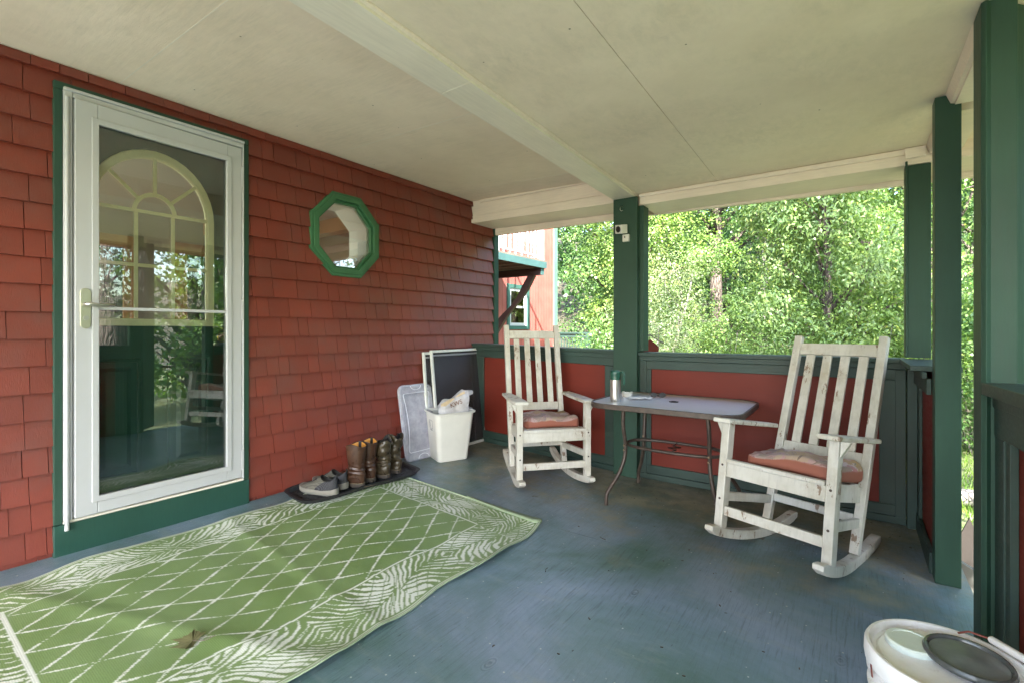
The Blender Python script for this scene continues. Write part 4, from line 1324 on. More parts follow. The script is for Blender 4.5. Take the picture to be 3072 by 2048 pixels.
# ================================================================== THINGS ON THE PORCH
# ------------------------------------------------------------------ rug
RX0, RX1, RY0, RY1 = 0.195, 1.605, 0.085, 2.385


def rug_edge(y):   # wavy right edge
    return RX1 - 0.012 + 0.016 * math.sin(y * 7.1 + 0.5) + 0.010 * math.sin(y * 15.0)


def rug_z(x, y):
    z = zf(x) + 0.005
    z += 0.0022 * (1 + math.sin(y * 9.0 + x * 1.5)) * 0.5 + 0.0010 * (1 + math.sin(y * 23.0 - x * 4))
    e = max(0, (x - 1.45) / 0.15)
    z += 0.012 * e * e * (1 + math.sin(y * 7.1 + 1.2))
    e = max(0, (0.30 - x) / 0.1)
    z += 0.006 * e * (1 + math.sin(y * 11.0))
    # fold ridge across the middle
    d = (y - 0.55 - 0.42 * (x - 0.6)) / 0.05
    z += 0.006 * math.exp(-d * d)
    d = (y - 1.25 + 0.05 * (x - 0.6)) / 0.04
    z += 0.005 * math.exp(-d * d)
    c = max(0, (x - 1.05) / 0.5) * max(0, (y - 2.2) / 0.18)
    return z + 0.018 * c * c


def make_rug():
    nx, ny = 300, 480
    u = np.linspace(0, 1, nx + 1); v = np.linspace(0, 1, ny + 1)
    U, Vv = np.meshgrid(u, v)
    Yc = RY0 + (RY1 - RY0) * Vv
    Yc = Yc + 0.025 * Vv * (1 - U) - 0.045 * Vv * np.clip(U - 0.6, 0, 1)
    edge = RX1 - 0.012 + 0.016 * np.sin(Yc * 7.1 + 0.5) + 0.010 * np.sin(Yc * 15.0)
    left = RX0 + 0.012 * np.sin(Yc * 6.0) + 0.006 * np.sin(Yc * 17.0)
    Xc = left + (edge - left) * U
    Z = np.vectorize(rug_z)(Xc, Yc)
    # flat design coordinates in metres
    p = RX0 + (RX1 - RX0) * U; q = RY0 + (RY1 - RY0) * Vv
    hand = 0.004 * np.sin(q * 31 + p * 17) + 0.003 * np.sin(p * 53 - q * 29) + 0.002 * np.sin(q * 90)
    A = np.zeros_like(p)
    IX0, IX1, IY0, IY1 = 0.43, 1.290, 0.37, 2.125
    inside = (p > IX0) & (p < IX1) & (q > IY0) & (q < IY1)
    # lattice
    hx, hy = 0.0795, 0.1315
    a = ((p - 0.4625) / hx + (q - 0.37) / hy)
    b = ((p - 0.4625) / hx - (q - 0.37) / hy)
    def lines(t, thick, dash, dn):
        f = np.abs((t / 2 - np.floor(t / 2)) - 0.0); f = np.minimum(f, 1 - f)
        on_ = f * 2 * 0.068 + hand * 0.35 < thick
        k = (dash / dn) % 1.0
        return on_ & (k > 0.07)
    latt = lines(a, 0.0038, b, 0.82) | lines(b, 0.0032, a, 0.55)
    A[inside & latt] = 1
    # inner frame line
    dI = np.maximum.reduce([IX0 - p, p - IX1, IY0 - q, q - IY1]) + hand * 0.5
    A[(dI > 0.002) & (dI < 0.011)] = 1
    A[(q < IY0 - 0.0) & (q > IY0 - 0.022) & (p > IX0 - 0.02) & (p < IX1 + 0.02)] = 1
    # edge lines
    dE = np.minimum.reduce([p - RX0, RX1 - p, q - RY0, RY1 - q])
    A[dE < 0.005] = 0.75
    A[(dE > 0.010) & (dE < 0.015)] = 0.9
    A[(dE > 0.02) & (dE < 0.023)] = 0.35
    # palm fronds along the border: chevron leaflets that change direction, palm hearts between them
    bm_ = (dI > 0.016) & (dE > 0.028)
    P2 = np.zeros_like(p)

    def strip(along, across, c0, w, knots, ph):
        for k in range(len(knots) - 1):
            k0, k1 = knots[k], knots[k + 1]
            sel = (along >= k0) & (along < k1) & (np.abs(across - c0) < w)
            t_ = (along - k0) / (k1 - k0)
            stem = c0 + w * 0.30 * np.sin(t_ * 2.6 + ph + k * 2.1)
            d = across - stem; ad = np.abs(d)
            dr = 1 if (k + int(ph)) % 2 == 0 else -1
            f = dr * along * 1.0 - ad * 1.5 + 3.0 * ad * ad
            per = 0.040 + 0.007 * np.sin(k * 1.7 + ph)
            g_ = f / per + hand * 40
            g_ = g_ - np.floor(g_)
            rel = np.clip(ad / (w * 0.95), 0, 1)
            duty = 0.08 + 0.46 * np.sin(math.pi * np.clip(0.10 + 0.86 * rel, 0, 1)) ** 0.7 + 0.22 * np.sin(t_ * 5.5 + k + ph) * (1 if k % 2 else -1)
            ink = (g_ < np.clip(duty, 0.12, 0.86)) & (ad > 0.0035)
            ink &= np.sin(along * 60 + d * 90 + k) > -0.97
            P2[sel] = np.where(ink, 1.0, 0.0)[sel]
    strip(q, p, 1.444, 0.17, [0.0, 0.34, 0.72, 1.05, 1.42, 1.78, 2.12, 2.5], 0.4)
    strip(q, p, 0.318, 0.13, [0.0, 0.24, 0.62, 0.96, 1.34, 1.70, 2.08, 2.5], 1.3)
    m2_ = (q > 2.13) & (p > 0.40) & (p < 1.40)
    sv = P2.copy(); strip(p, q, 2.25, 0.13, [0.3, 0.62, 0.92, 1.22, 1.6], 0.7); P2 = np.where(m2_, P2, sv)
    m2_ = (q < 0.36) & (p > 0.40) & (p < 1.32)
    sv = P2.copy(); strip(p, q, 0.23, 0.13, [0.3, 0.60, 0.95, 1.22, 1.6], 1.7); P2 = np.where(m2_, P2, sv)
    A[bm_] = P2[bm_]
    V = np.stack([Xc, Yc, Z], -1).reshape(-1, 3)
    idx = np.arange((nx + 1) * (ny + 1)).reshape(ny + 1, nx + 1)
    F = np.stack([idx[:-1, :-1], idx[:-1, 1:], idx[1:, 1:], idx[1:, :-1]], -1).reshape(-1, 4)
    me = bpy.data.meshes.new('rug')
    me.vertices.add(len(V)); me.vertices.foreach_set('co', V.astype(np.float32).ravel())
    me.loops.add(F.size); me.loops.foreach_set('vertex_index', F.astype(np.int32).ravel())
    me.polygons.add(len(F)); me.polygons.foreach_set('loop_start', np.arange(0, F.size, 4, dtype=np.int32))
    me.update(calc_edges=True)
    at = me.attributes.new('print', 'FLOAT', 'POINT')
    at.data.foreach_set('value', A.astype(np.float32).ravel())
    t = thing('outdoor_rug', 'green and white woven outdoor rug with palm border and diamond lattice', 'rug', (0, 0, 0))
    link('woven_field', me, M['rug'], t, smooth='full')
    # rolled hem along the far end and bound right edge
    fe = [(Xc[-1, i], Yc[-1, i] + 0.004, Z[-1, i] + 0.001) for i in range(0, nx + 1, 10)]
    MB().tube(fe, [0.004 + 0.006 * max(0, i / len(fe) - 0.4) for i in range(len(fe))], 6).build('hem', M['rug_hem'], t, smooth='full')
    re_ = [(Xc[j, -1] + 0.001, Yc[j, -1], Z[j, -1] - 0.001) for j in range(0, ny + 1, 6)]
    MB().tube(re_, 0.0035, 6).build('hem', M['rug_hem'], t, smooth='full')
    fold = MB()
    ring = []
    for i in range(nx - 130, nx + 1, 10):
        x, y, z = Xc[-1, i], Yc[-1, i], Z[-1, i]
        f = (i - (nx - 130)) / 130
        ring.append([(x, y + 0.006, z + 0.006), (x + 0.005, y - 0.005 - 0.05 * f, z + 0.007 + 0.002 * f), (x + 0.005, y - 0.005 - 0.05 * f, z + 0.010 + 0.002 * f), (x, y + 0.008, z + 0.013)])
    fold.loft(ring); fold.build('turned_corner', M['rug_hem'], t, smooth='full')
    return t


make_rug()

# dry maple leaf lying on the rug
def maple_leaf(loc, rz, s, label):
    out = []
    for i in range(5):
        a = R(90 + (i - 2) * 52); L = (0.62, 0.85, 1.0, 0.85, 0.62)[i]
        out.append((a - R(26), 0.46)); out.append((a - R(12), L * 0.62)); out.append((a - R(9), L * 0.55)); out.append((a, L)); out.append((a + R(9), L * 0.55)); out.append((a + R(12), L * 0.62))
    out.append((R(90 + 130), 0.3)); out.append((R(270), 0.12)); out.append((R(-40), 0.3))
    pts = [(s * r_ * math.cos(a), s * r_ * math.sin(a)) for a, r_ in out]
    m = MB()
    zz = lambda x, y: 0.008 + 0.16 * abs(x) + 0.008 * math.sin(x * 60)
    vs_ = [(0, 0, 0.012)] + [(x, y, zz(x, y)) for x, y in pts]
    m.add(vs_, [(0, i, i % len(pts) + 1) for i in range(1, len(pts) + 1)])
    t = thing('fallen_leaf', label, 'leaf', loc, rz)
    m.build('blade', M['dry_leaf'], t)
    MB().tube([(0, 0, 0.012), (0, -s * 0.5, 0.016), (0.01, -s * 0.9, 0.03)], 0.0016, 5).build('stalk', M['twig'], t)


maple_leaf((1.16, 0.73, rug_z(1.16, 0.73)), R(118), 0.085, 'curled dry maple leaf lying on the green rug')
for i, (x, y, a, lb) in enumerate([(1.30, 2.72, 0.4, 'small dry twig on the floor in front of the upright rocking chair'), (1.86, 1.95, 1.9, 'small dry twig on the bare floor beside the rug edge'), (1.93, 2.42, 2.8, 'thin bent twig on the floor before the patio table')]):
    o = MB().tube([(-0.02, 0, 0.003), (0.0, 0.004, 0.004), (0.022, -0.003, 0.003)], [0.0018, 0.0015, 0.001], 5).build('twig', M['twig'])
    o.location = (x, y, zf(x) + 0.0005); o.rotation_euler = (0, 0, a); put(o, lb, 'twig')

# ------------------------------------------------------------------ rocking chairs
RAD, RYC = 1.25, 0.24


def chair_matrix(pos, rz, tilt, roll):
    c = Matrix.Translation((0, RYC, RAD))
    return Matrix.Translation(pos) @ Matrix.Rotation(roll, 4, 'Y') @ Matrix.Rotation(rz, 4, 'Z') @ c @ Matrix.Rotation(tilt, 4, 'X') @ c.inverted()


def make_chair(label, mw):
    t = thing('rocking_chair', label, 'chair', group='white rocking chairs')
    t.matrix_world = mw
    mt = M['chair']
    HW, RW = 0.250, 0.212
    rz = lambda y: RAD - math.sqrt(RAD * RAD - (y - RYC) ** 2)
    for s in (-1, 1):
        xr = lambda y: s * (HW - (HW - RW) * min(1, max(0, y / 0.40)) - 0.03 * max(0, y - 0.4))
        rings = []
        for i in range(19):
            y = -0.105 + 0.80 * i / 18
            z0 = rz(y); h = 0.048
            if i == 0: a, b = z0 + 0.012, z0 + h - 0.012
            elif i == 18: a, b = z0 + 0.008, z0 + h - 0.010
            else: a, b = z0, z0 + h
            rings.append([(xr(y) - 0.023, y, a), (xr(y) + 0.023, y, a), (xr(y) + 0.023, y, b), (xr(y) - 0.023, y, b)])
        MB().loft(rings).build('rocker', mt, t, bevel=0.005)
        zt = rz(0) + 0.0485
        MB().hexa([(s * HW - 0.021, -0.027, zt), (s * HW + 0.021, -0.027, zt), (s * HW + 0.021, 0.027, rz(0.027) + 0.0482), (s * HW - 0.021, 0.027, rz(0.027) + 0.0482),
                   (s * HW - 0.021, -0.027, 0.598), (s * HW + 0.021, -0.027, 0.598), (s * HW + 0.021, 0.027, 0.598), (s * HW - 0.021, 0.027, 0.598)]).build('front_leg', mt, t, bevel=0.004)
        MB().bar((s * RW, 0.395, rz(0.395) + 0.049), (s * RW, 0.630, 1.150), 0.040, 0.040, (0, 1, 0)).build('back_post', mt, t, bevel=0.004)
        xa = s * (HW - 0.004)
        MB().prism([(-0.075, 0.006), (-0.06, -0.0), (0.40, 0), (0.47, 0.0), (0.47, 0.001)][:0] or [(xa - 0.05, -0.075), (xa + 0.045, -0.075), (xa + 0.045, 0.26), (xa + (-s) * 0.0 + 0.03, 0.46), (xa - 0.035, 0.46), (xa - 0.05, 0.26)], lambda u, v, w: (u, v, w), 0.599, 0.621).build('armrest', mt, t, bevel=0.006)
        MB().prism([(0, 0), (s * 0.036, 0), (0, -0.07)], lambda u, v, w: (s * (HW + 0.0215) + u, w, 0.598 + v), -0.012, 0.012).build('arm_bracket', mt, t)
        MB().bar((s * (HW - 0.03), 0.028, 0.365), (s * (RW - 0.012), 0.435, 0.335), 0.020, 0.075).build('side_apron', mt, t, bevel=0.003)
        MB().bar((s * (HW - 0.004), 0.0275, 0.225), (s * (RW - 0.002), 0.408, 0.205), 0.022, 0.045).build('side_stretcher', mt, t, bevel=0.004)
        for z, y in ((0.385, -0.0275), (0.215, -0.0275)):
            o = MB().lathe([(0.006, 0), (0.006, 0.002)], 10).build('screw', M['tube_metal'], t)
            o.matrix_local = Matrix.Translation((s * HW, y, z)) @ Matrix.Rotation(R(90), 4, 'X')
    box('front_apron', (-HW + 0.0215, -0.024, 0.330), (HW - 0.0215, 0.0, 0.400), mt, t, 0.003)
    box('front_stretcher', (-HW + 0.0215, -0.016, 0.135), (HW - 0.0215, 0.014, 0.182), mt, t, 0.004)
    box('rear_stretcher', (-RW + 0.021, 0.41, 0.20), (RW - 0.021, 0.43, 0.24), mt, t, 0.003)
    for i in range(12):
        y = -0.036 + i * 0.037
        zz = 0.404 - 0.030 * math.sin(min(1, i / 11 * 1.05) * math.pi / 1.9) + (0.0 if i else -0.004)
        hw = (HW + 0.006 if i < 1 else HW - 0.022) if i < 2 else HW - 0.010 - 0.03 * (i / 11)
        if i == 0: hw = HW - 0.0225
        MB().hexa([(-hw, y, zz - 0.002), (hw, y, zz - 0.002), (hw, y + 0.034, zz - 0.003), (-hw, y + 0.034, zz - 0.003), (-hw, y, zz + 0.018), (hw, y, zz + 0.018), (hw, y + 0.034, zz + 0.017), (-hw, y + 0.034, zz + 0.017)]).build('seat_slat', mt, t, bevel=0.004)
    ln = lambda z: 0.395 + (z - 0.066) * (0.235 / 1.084)
    for nm, z0, z1, th in (('crest_rail', 1.04, 1.107, 0.024), ('lower_back_rail', 0.475, 0.535, 0.024)):
        MB().bar((-RW + 0.0205, ln((z0 + z1) / 2), (z0 + z1) / 2), (RW - 0.0205, ln((z0 + z1) / 2), (z0 + z1) / 2), th, z1 - z0, (0, 0.21, 0.978)).build(nm, mt, t, bevel=0.004)
    for i in range(4):
        x = -0.132 + i * 0.088
        MB().bar((x, ln(0.5355), 0.5355), (x, ln(1.0395), 1.0395), 0.045, 0.016, (0, 1, 0)).build('back_slat', mt, t, bevel=0.003)
    return t


def make_cushion(label, mw, seed, off):
    n, mdim = 36, 34
    W2, D2, TH = 0.236, 0.205, 0.078
    mb = MB(); rows = []
    prof = []
    for j in range(9):
        a = math.pi * j / 8 - math.pi / 2
        prof.append(a)
    def P(u, v, side):
        # u,v in -1..1
        sq = 1 - 0.10 * (abs(u) ** 6 + abs(v) ** 6)
        x = u * W2 * sq; y = v * D2 * sq
        e = max(abs(u), abs(v))
        dome = (1 - e ** 7) ** 0.55 if e < 1 else 0
        wob = 0.55 * mnoise.noise(Vector((u * 1.5 + seed, v * 1.3, seed))) + 0.22 * mnoise.noise(Vector((u * 4 + seed, v * 3.5, 3)))
        if side > 0: z = TH * (0.42 + 0.50 * dome * (1 + wob * 1.5)) + 0.030 * (v + 1) / 2 * dome ** 0.5
        else: z = TH * (0.42 - 0.42 * dome)
        return (x, y, z + 0.010 * u * u * v)
    vs_, fs = [], []
    for side in (1, -1):
        o = len(vs_)
        for j in range(n + 1):
            for i in range(n + 1):
                u = -1 + 2 * i / n; v = -1 + 2 * j / n
                u = math.sin(u * math.pi / 2); v = math.sin(v * math.pi / 2)
                vs_.append(P(u, v, side))
        for j in range(n):
            for i in range(n):
                a = o + j * (n + 1) + i
                f = (a, a + 1, a + n + 2, a + n + 1)
                fs.append(f if side > 0 else f[::-1])
    me = bpy.data.meshes.new('cushion'); me.from_pydata(vs_, [], fs)
    bm = bmesh.new(); bm.from_mesh(me); bmesh.ops.remove_doubles(bm, verts=bm.verts, dist=0.0004); bmesh.ops.recalc_face_normals(bm, faces=bm.faces); bm.to_mesh(me); bm.free()
    o = link('seat_cushion', me, M['cushion'], smooth='full')
    o.matrix_world = mw @ Matrix.Translation(off) @ Matrix.Rotation(R(-4), 4, 'X')
    put(o, label, 'cushion')


m1 = chair_matrix((1.302, 2.955, zf(1.31) + 0.001), R(48.0), R(-0.5), R(0.3))
make_chair('upright white wooden rocking chair with flaking paint, between waste bin and patio table', m1)
make_cushion('faded pink floral seat cushion on the upright rocking chair beside the waste bin', m1, 1.3, (0.01, 0.215, 0.401))
m2 = chair_matrix((2.775, 2.735, 0.0005), R(-19), R(-9.0), 0)
make_chair('white wooden rocking chair tilted back, by the corner post', m2)
make_cushion('puffy terracotta edged floral cushion on the rocking chair by the corner post', m2, 4.7, (0.03, 0.22, 0.401))

# ------------------------------------------------------------------ patio table
tb = thing('patio_table', 'small patio table with dusty glass top and curved brown metal legs', 'table', (2.08, 3.18, 0))
TZ = 0.655


def rrect(a, b, r, n=7):
    out = []
    for cx, cy, s in ((a - r, b - r, 0), (-a + r, b - r, 90), (-a + r, -b + r, 180), (a - r, -b + r, 270)):
        for i in range(n + 1):
            t_ = R(s + 90 * i / n); out.append((cx + r * math.cos(t_), cy + r * math.sin(t_)))
    return out


idf = lambda u, v, t: (u, v, t)
plate_holes(rrect(0.465, 0.36, 0.13), [rrect(0.452, 0.347, 0.12)], idf, TZ - 0.022, TZ + 0.012).build('rim', M['tube_metal'], tb, bevel=0.004)
MB().prism(rrect(0.4515, 0.3465, 0.1195), idf, TZ + 0.002, TZ + 0.008).build('glass_top', M['tabletop'], tb)
MB().lathe([(0.030, TZ + 0.0085), (0.030, TZ + 0.013), (0.018, TZ + 0.013), (0.018, TZ + 0.0085)], 20).build('umbrella_ring', M['black_plastic'], tb, smooth=True)
for sx in (-1, 1):
    for sy in (-1, 1):
        K = [(0.25, 0.20, TZ - 0.022), (0.262, 0.205, 0.60), (0.266, 0.195, 0.50), (0.262, 0.17, 0.38), (0.268, 0.175, 0.29), (0.295, 0.21, 0.19), (0.335, 0.265, 0.10), (0.345, 0.28, 0.06), (0.347, 0.282, 0.004)]
        pts = [Vector((sx * a, sy * b, c)) for a, b, c in K]
        sm = []
        for i in range(len(pts) - 1):
            p0, p1, p2, p3 = pts[max(i - 1, 0)], pts[i], pts[i + 1], pts[min(i + 2, len(pts) - 1)]
            for k in range(5):
                t_ = k / 5
                sm.append(0.5 * ((2 * p1) + (-p0 + p2) * t_ + (2 * p0 - 5 * p1 + 4 * p2 - p3) * t_ ** 2 + (-p0 + 3 * p1 - 3 * p2 + p3) * t_ ** 3))
        sm.append(pts[-1])
        MB().tube(sm, 0.0125, 10).build('leg', M['tube_metal'], tb, smooth=True)
        for dz in (0.018, -0.012):
            MB().tube([(sx * 0.262, sy * 0.148, 0.365 + dz), (sx * 0.262, sy * 0.198, 0.365 + dz)], 0.006, 8).build('bolt', M['bolt'], tb, smooth=True)
ov = [((0.262 if abs(math.cos(a)) < 2 else 0) * 1.18 * math.copysign(abs(math.cos(a)) ** 0.75, math.cos(a)), 0.145 * math.copysign(abs(math.sin(a)) ** 0.75, math.sin(a)), 0.365) for a in [i * 2 * math.pi / 40 for i in range(41)]]
MB().tube(ov, 0.0105, 8, cap=False).build('oval_stretcher', M['tube_metal'], tb, smooth='full')
MB().tube([(-0.02, 0.135, 0.365), (-0.02, 0.05, 0.365), (0.035, 0.03, 0.365), (-0.03, -0.02, 0.365), (0.03, -0.045, 0.365), (0.02, -0.135, 0.365)], 0.004, 6).build('wire_link', M['tube_metal'], tb, smooth='full')

TT = TZ + 0.0085
mg = thing('travel_mug', 'steel thermal mug with dark green lid and handle on the table', 'mug', (1.752, 3.00, TT), R(15))
MB().lathe([(0.030, 0), (0.0335, 0.006), (0.0345, 0.02), (0.0345, 0.10), (0.0345, 0.142)], 28).build('steel_body', M['steel'], mg, smooth=True)
MB().lathe([(0.0352, 0.1425), (0.0360, 0.150), (0.0352, 0.158), (0.0352, 0.172), (0.0362, 0.178), (0.0358, 0.197), (0.034, 0.200), (0.030, 0.197)], 28).build('lid', M['mug_green'], mg, smooth=True)
MB().tube([(0.034, 0, 0.190), (0.052, 0, 0.189), (0.057, 0, 0.178), (0.057, 0, 0.118), (0.052, 0, 0.108)], [0.007, 0.0075, 0.0075, 0.007, 0.005], 8).build('handle', M['mug_green'], mg, smooth='full')
at = thing('ashtray', 'small white ashtray on the table behind the thermal mug', 'ashtray', (1.735, 3.24, TT))
MB().lathe([(0.030, 0), (0.034, 0.004), (0.038, 0.030), (0.034, 0.030), (0.030, 0.006), (0.0, 0.006)], 22, cap1=False).build('bowl', M['white_plastic'], at, smooth=True)
for a in (40, 160, 280):
    MB().box((0.026, -0.005, 0.0305), (0.040, 0.005, 0.036)).build('rest', M['white_plastic'], at).rotation_euler = (0, 0, R(a))
nk = MB(); g = 10
nk.add([(0.075 * (i / g - .5) * 2, 0.045 * (j / g - .5) * 2, 0.004 + 0.007 * (1 + mnoise.noise(Vector((i * .5, j * .6, 2))))) for j in range(g + 1) for i in range(g + 1)],
       [(j * (g + 1) + i, j * (g + 1) + i + 1, (j + 1) * (g + 1) + i + 1, (j + 1) * (g + 1) + i) for j in range(g) for i in range(g)])
nko = nk.build('paper_napkin', M['paper_white'], smooth='full'); nko.location = (1.86, 3.17, TT); nko.rotation_euler = (0, 0, R(25)); put(nko, 'crumpled white paper napkin on the table beside the mug', 'napkin')
sg = thing('sunglasses', 'folded dark sunglasses lying on the table next to the napkin', 'glasses', (1.93, 3.315, TT), R(30))
for s in (-1, 1):
    MB().prism([(s * 0.03 + 0.024 * math.cos(a), 0.017 * math.sin(a)) for a in [i * math.pi / 6 for i in range(12)]], lambda u, v, w: (u, w, v + 0.02), -0.003, 0.003).build('lens', M['black_plastic'], sg, bevel=0.001)
    MB().tube([(s * 0.054, 0, 0.028), (s * 0.052, 0.015, 0.022), (-s * 0.03, 0.022, 0.006 + 0.006 * (s > 0))], 0.0028, 6).build('temple', M['black_plastic'], sg)
MB().tube([(-0.01, 0, 0.026), (0, 0, 0.030), (0.01, 0, 0.026)], 0.003, 6).build('bridge', M['black_plastic'], sg)

# ------------------------------------------------------------------ boot tray and footwear
TYC, TXC = 2.098, 0.245


def tray_outline(gx, gy):
    pts = []
    for i in range(72):
        a = 2 * math.pi * i / 72
        c, s = math.cos(a), math.sin(a)
        y = gy * math.copysign(abs(s) ** 0.42, s)
        wx = gx * (1 - 0.16 * math.exp(-(y / 0.16) ** 2) * (1 if c > 0 else 0.2))
        x = wx * math.copysign(abs(c) ** 0.42, c)
        pts.append((x, y))
    return pts


ty = thing('boot_tray', 'black rubber boot tray holding shoes and boots, overlapping the rug by the wall', 'tray', (TXC, TYC, zf(TXC) + 0.012), R(-4.5))
ty.rotation_euler = (0, R(2.6), R(-5))
rings = [[(x, y, z) for x, y in tray_outline(gx, gy)] for gx, gy, z in ((0.160, 0.440, 0.0), (0.178, 0.458, 0.024), (0.182, 0.462, 0.027), (0.174, 0.454, 0.028), (0.162, 0.442, 0.026), (0.150, 0.430, 0.006))]
MB().loft(rings, True, True).build('tray_body', M['rubber'], ty, smooth=True)
stud = MB()
for j in range(34):
    for i in range(10):
        x = -0.125 + i * 0.028 + (j % 2) * 0.012; y = -0.40 + j * 0.0245
        if abs(x) < 0.135 - 0.02 * math.exp(-(y / 0.16) ** 2): stud.bar((x - 0.006, y - 0.004 * (1 if i % 2 else -1), 0.0075), (x + 0.006, y + 0.004 * (1 if i % 2 else -1), 0.0075), 0.004, 0.003)
put(stud.build('tread_studs', M['rubber'], ty), kind='stuff')
TB = zf(TXC) + 0.012 + 0.0095


def foot_outline(L, wf, wh, n=26, grow=0.0):
    pts = []
    for i in range(n):
        a = 2 * math.pi * i / n
        y = L / 2 - (L / 2 + grow) * math.cos(a)
        s = math.sin(a)
        t = y / L
        w = (wh + (wf - wh) * min(1, max(0, (t - 0.15) / 0.5))) * (1 - 0.14 * math.exp(-((t - 0.38) / 0.14) ** 2))
        pts.append(((w + grow) * math.copysign(abs(s) ** 0.62, s), y))
    return pts


def make_boot(label, loc, rz, mat, H, slouch, lining, seed, group, tip=0.0, grp=None):
    t = thing('boot', label, 'boot', loc, rz, group)
    t.rotation_euler = (0, tip, rz)
    rr = random.Random(seed)
    # horizontal slices: z, back y, front y, half width, fullness
    SL = [(H, -0.008, 0.128, 0.058, 1.0), (H * 0.90, -0.006, 0.124, 0.056, 1.0), (H * 0.76, -0.002, 0.119, 0.053, 1.0), (H * 0.64, 0.002, 0.114, 0.050, 1.0), (H * 0.53, 0.006, 0.110, 0.046, 1.0), (H * 0.45, 0.006, 0.112, 0.0445, 1.0),
          (0.108, 0.001, 0.122, 0.0445, 1.0), (0.092, -0.004, 0.142, 0.0455, 0.95), (0.078, -0.006, 0.172, 0.047, 0.9), (0.066, -0.006, 0.212, 0.0485, 0.88), (0.054, -0.005, 0.252, 0.0495, 0.86), (0.042, -0.004, 0.276, 0.050, 0.85), (0.026, -0.002, 0.288, 0.0495, 0.85)]
    n = 28
    fine = []
    for j in range(len(SL) - 1):
        m_ = 4 if j < 10 else 2
        for q in range(m_):
            fine.append(tuple(SL[j][c] + (SL[j + 1][c] - SL[j][c]) * q / m_ for c in range(5)))
    SL = fine + [SL[-1]]
    RINGS = SL

    def ringpts(k, inset=0.0):
        z0, yb, yf, w, fl = SL[k]
        out = []
        for i in range(n):
            a = 2 * math.pi * i / n
            s, c = math.sin(a), math.cos(a)
            q_ = 0.5 - 0.5 * math.copysign(abs(c) ** 0.9, c)
            y = yb + inset + (yf - yb - 2 * inset) * q_
            ww = w - inset
            if fl < 1: ww *= (0.84 + 0.16 * q_) * (1 - 0.13 * math.exp(-((y - 0.13) / 0.05) ** 2))
            x = ww * math.copysign(abs(s) ** 0.8, s)
            z = z0
            if k == 0: z += -0.024 * abs(c) ** 1.5 + 0.010 + (slouch * 0.020 * math.sin(a * 3 + seed))
            f = 0.0032 * math.exp(-((z0 - 0.115) / 0.032) ** 2) * math.sin(z0 * 230 + 2.2 * math.sin(a + seed))
            if slouch: f += 0.0036 * math.sin(z0 * 105 + 3.2 * math.sin(a + seed) + 1.5 * math.sin(2 * a)) * min(1, max(0, (z0 - 0.05) / 0.05))
            x += f * s; y -= f * c
            out.append((x + slouch * 0.008 * math.sin(z0 * 40 + seed), y, z))
        return out
    MB().loft([ringpts(k) for k in range(len(RINGS))], False, True).build('upper', M[mat], t, smooth='full')
    MB().loft([ringpts(k, 0.0045) for k in range(0, 21, 4)], False, True).build('lining', M[lining], t, smooth='full')
    MB().tube(ringpts(0, 0.002) + [ringpts(0, 0.002)[0]], 0.0032, 6, cap=False).build('top_binding', M['leather_brown'] if mat == 'leather_brown' else M[mat], t, smooth='full')
    for s in (-1, 1):
        MB().bar((s * 0.0525, 0.062, H + 0.012), (s * 0.050, 0.062, H - 0.07), 0.022, 0.003, (1, 0, 0)).build('pull_strap', M['black_plastic'], t)
    MB().prism(foot_outline(0.290, 0.051, 0.040, grow=0.004), idf, 0.0225, 0.0275).build('welt', M['welt'], t)
    MB().prism(foot_outline(0.290, 0.050, 0.040, grow=0.003), idf, 0.010, 0.022).build('sole', M['boot_sole'], t)
    heel = [(x, y) for x, y in foot_outline(0.290, 0.050, 0.040, 40, 0.003) if y < 0.085]
    MB().prism(heel, idf, 0.0, 0.0098).build('heel', M['boot_sole'], t)
    MB().prism([(x, y) for x, y in foot_outline(0.290, 0.050, 0.040, 40, 0.003) if y > 0.12], idf, 0.0, 0.0098).build('forefoot_tread', M['boot_sole'], t)
    return t


# toes point at the wall: local +y -> world -x
G1, G2 = 'pair of brown pull-on boots', 'pair of slouched olive work boots'
make_boot('tall brown leather pull-on boot next to the grey sneakers on the tray', (0.375, 2.055, TB), R(112), 'leather_brown', 0.275, 0.0, 'boot_lining', 1, G1)
make_boot('tall brown leather pull-on boot next to the olive boots on the tray', (0.345, 2.165, TB), R(106), 'leather_brown', 0.275, 0.0, 'boot_lining', 2, G1)
make_boot('slouched olive work boot next to the brown boots on the tray', (0.358, 2.280, TB), R(100), 'leather_olive', 0.255, 1.0, 'dark', 3, G2)
make_boot('slouched olive work boot nearest the waste bin end of the tray', (0.335, 2.400, TB), R(97), 'leather_olive', 0.262, 1.0, 'dark', 5, G2)


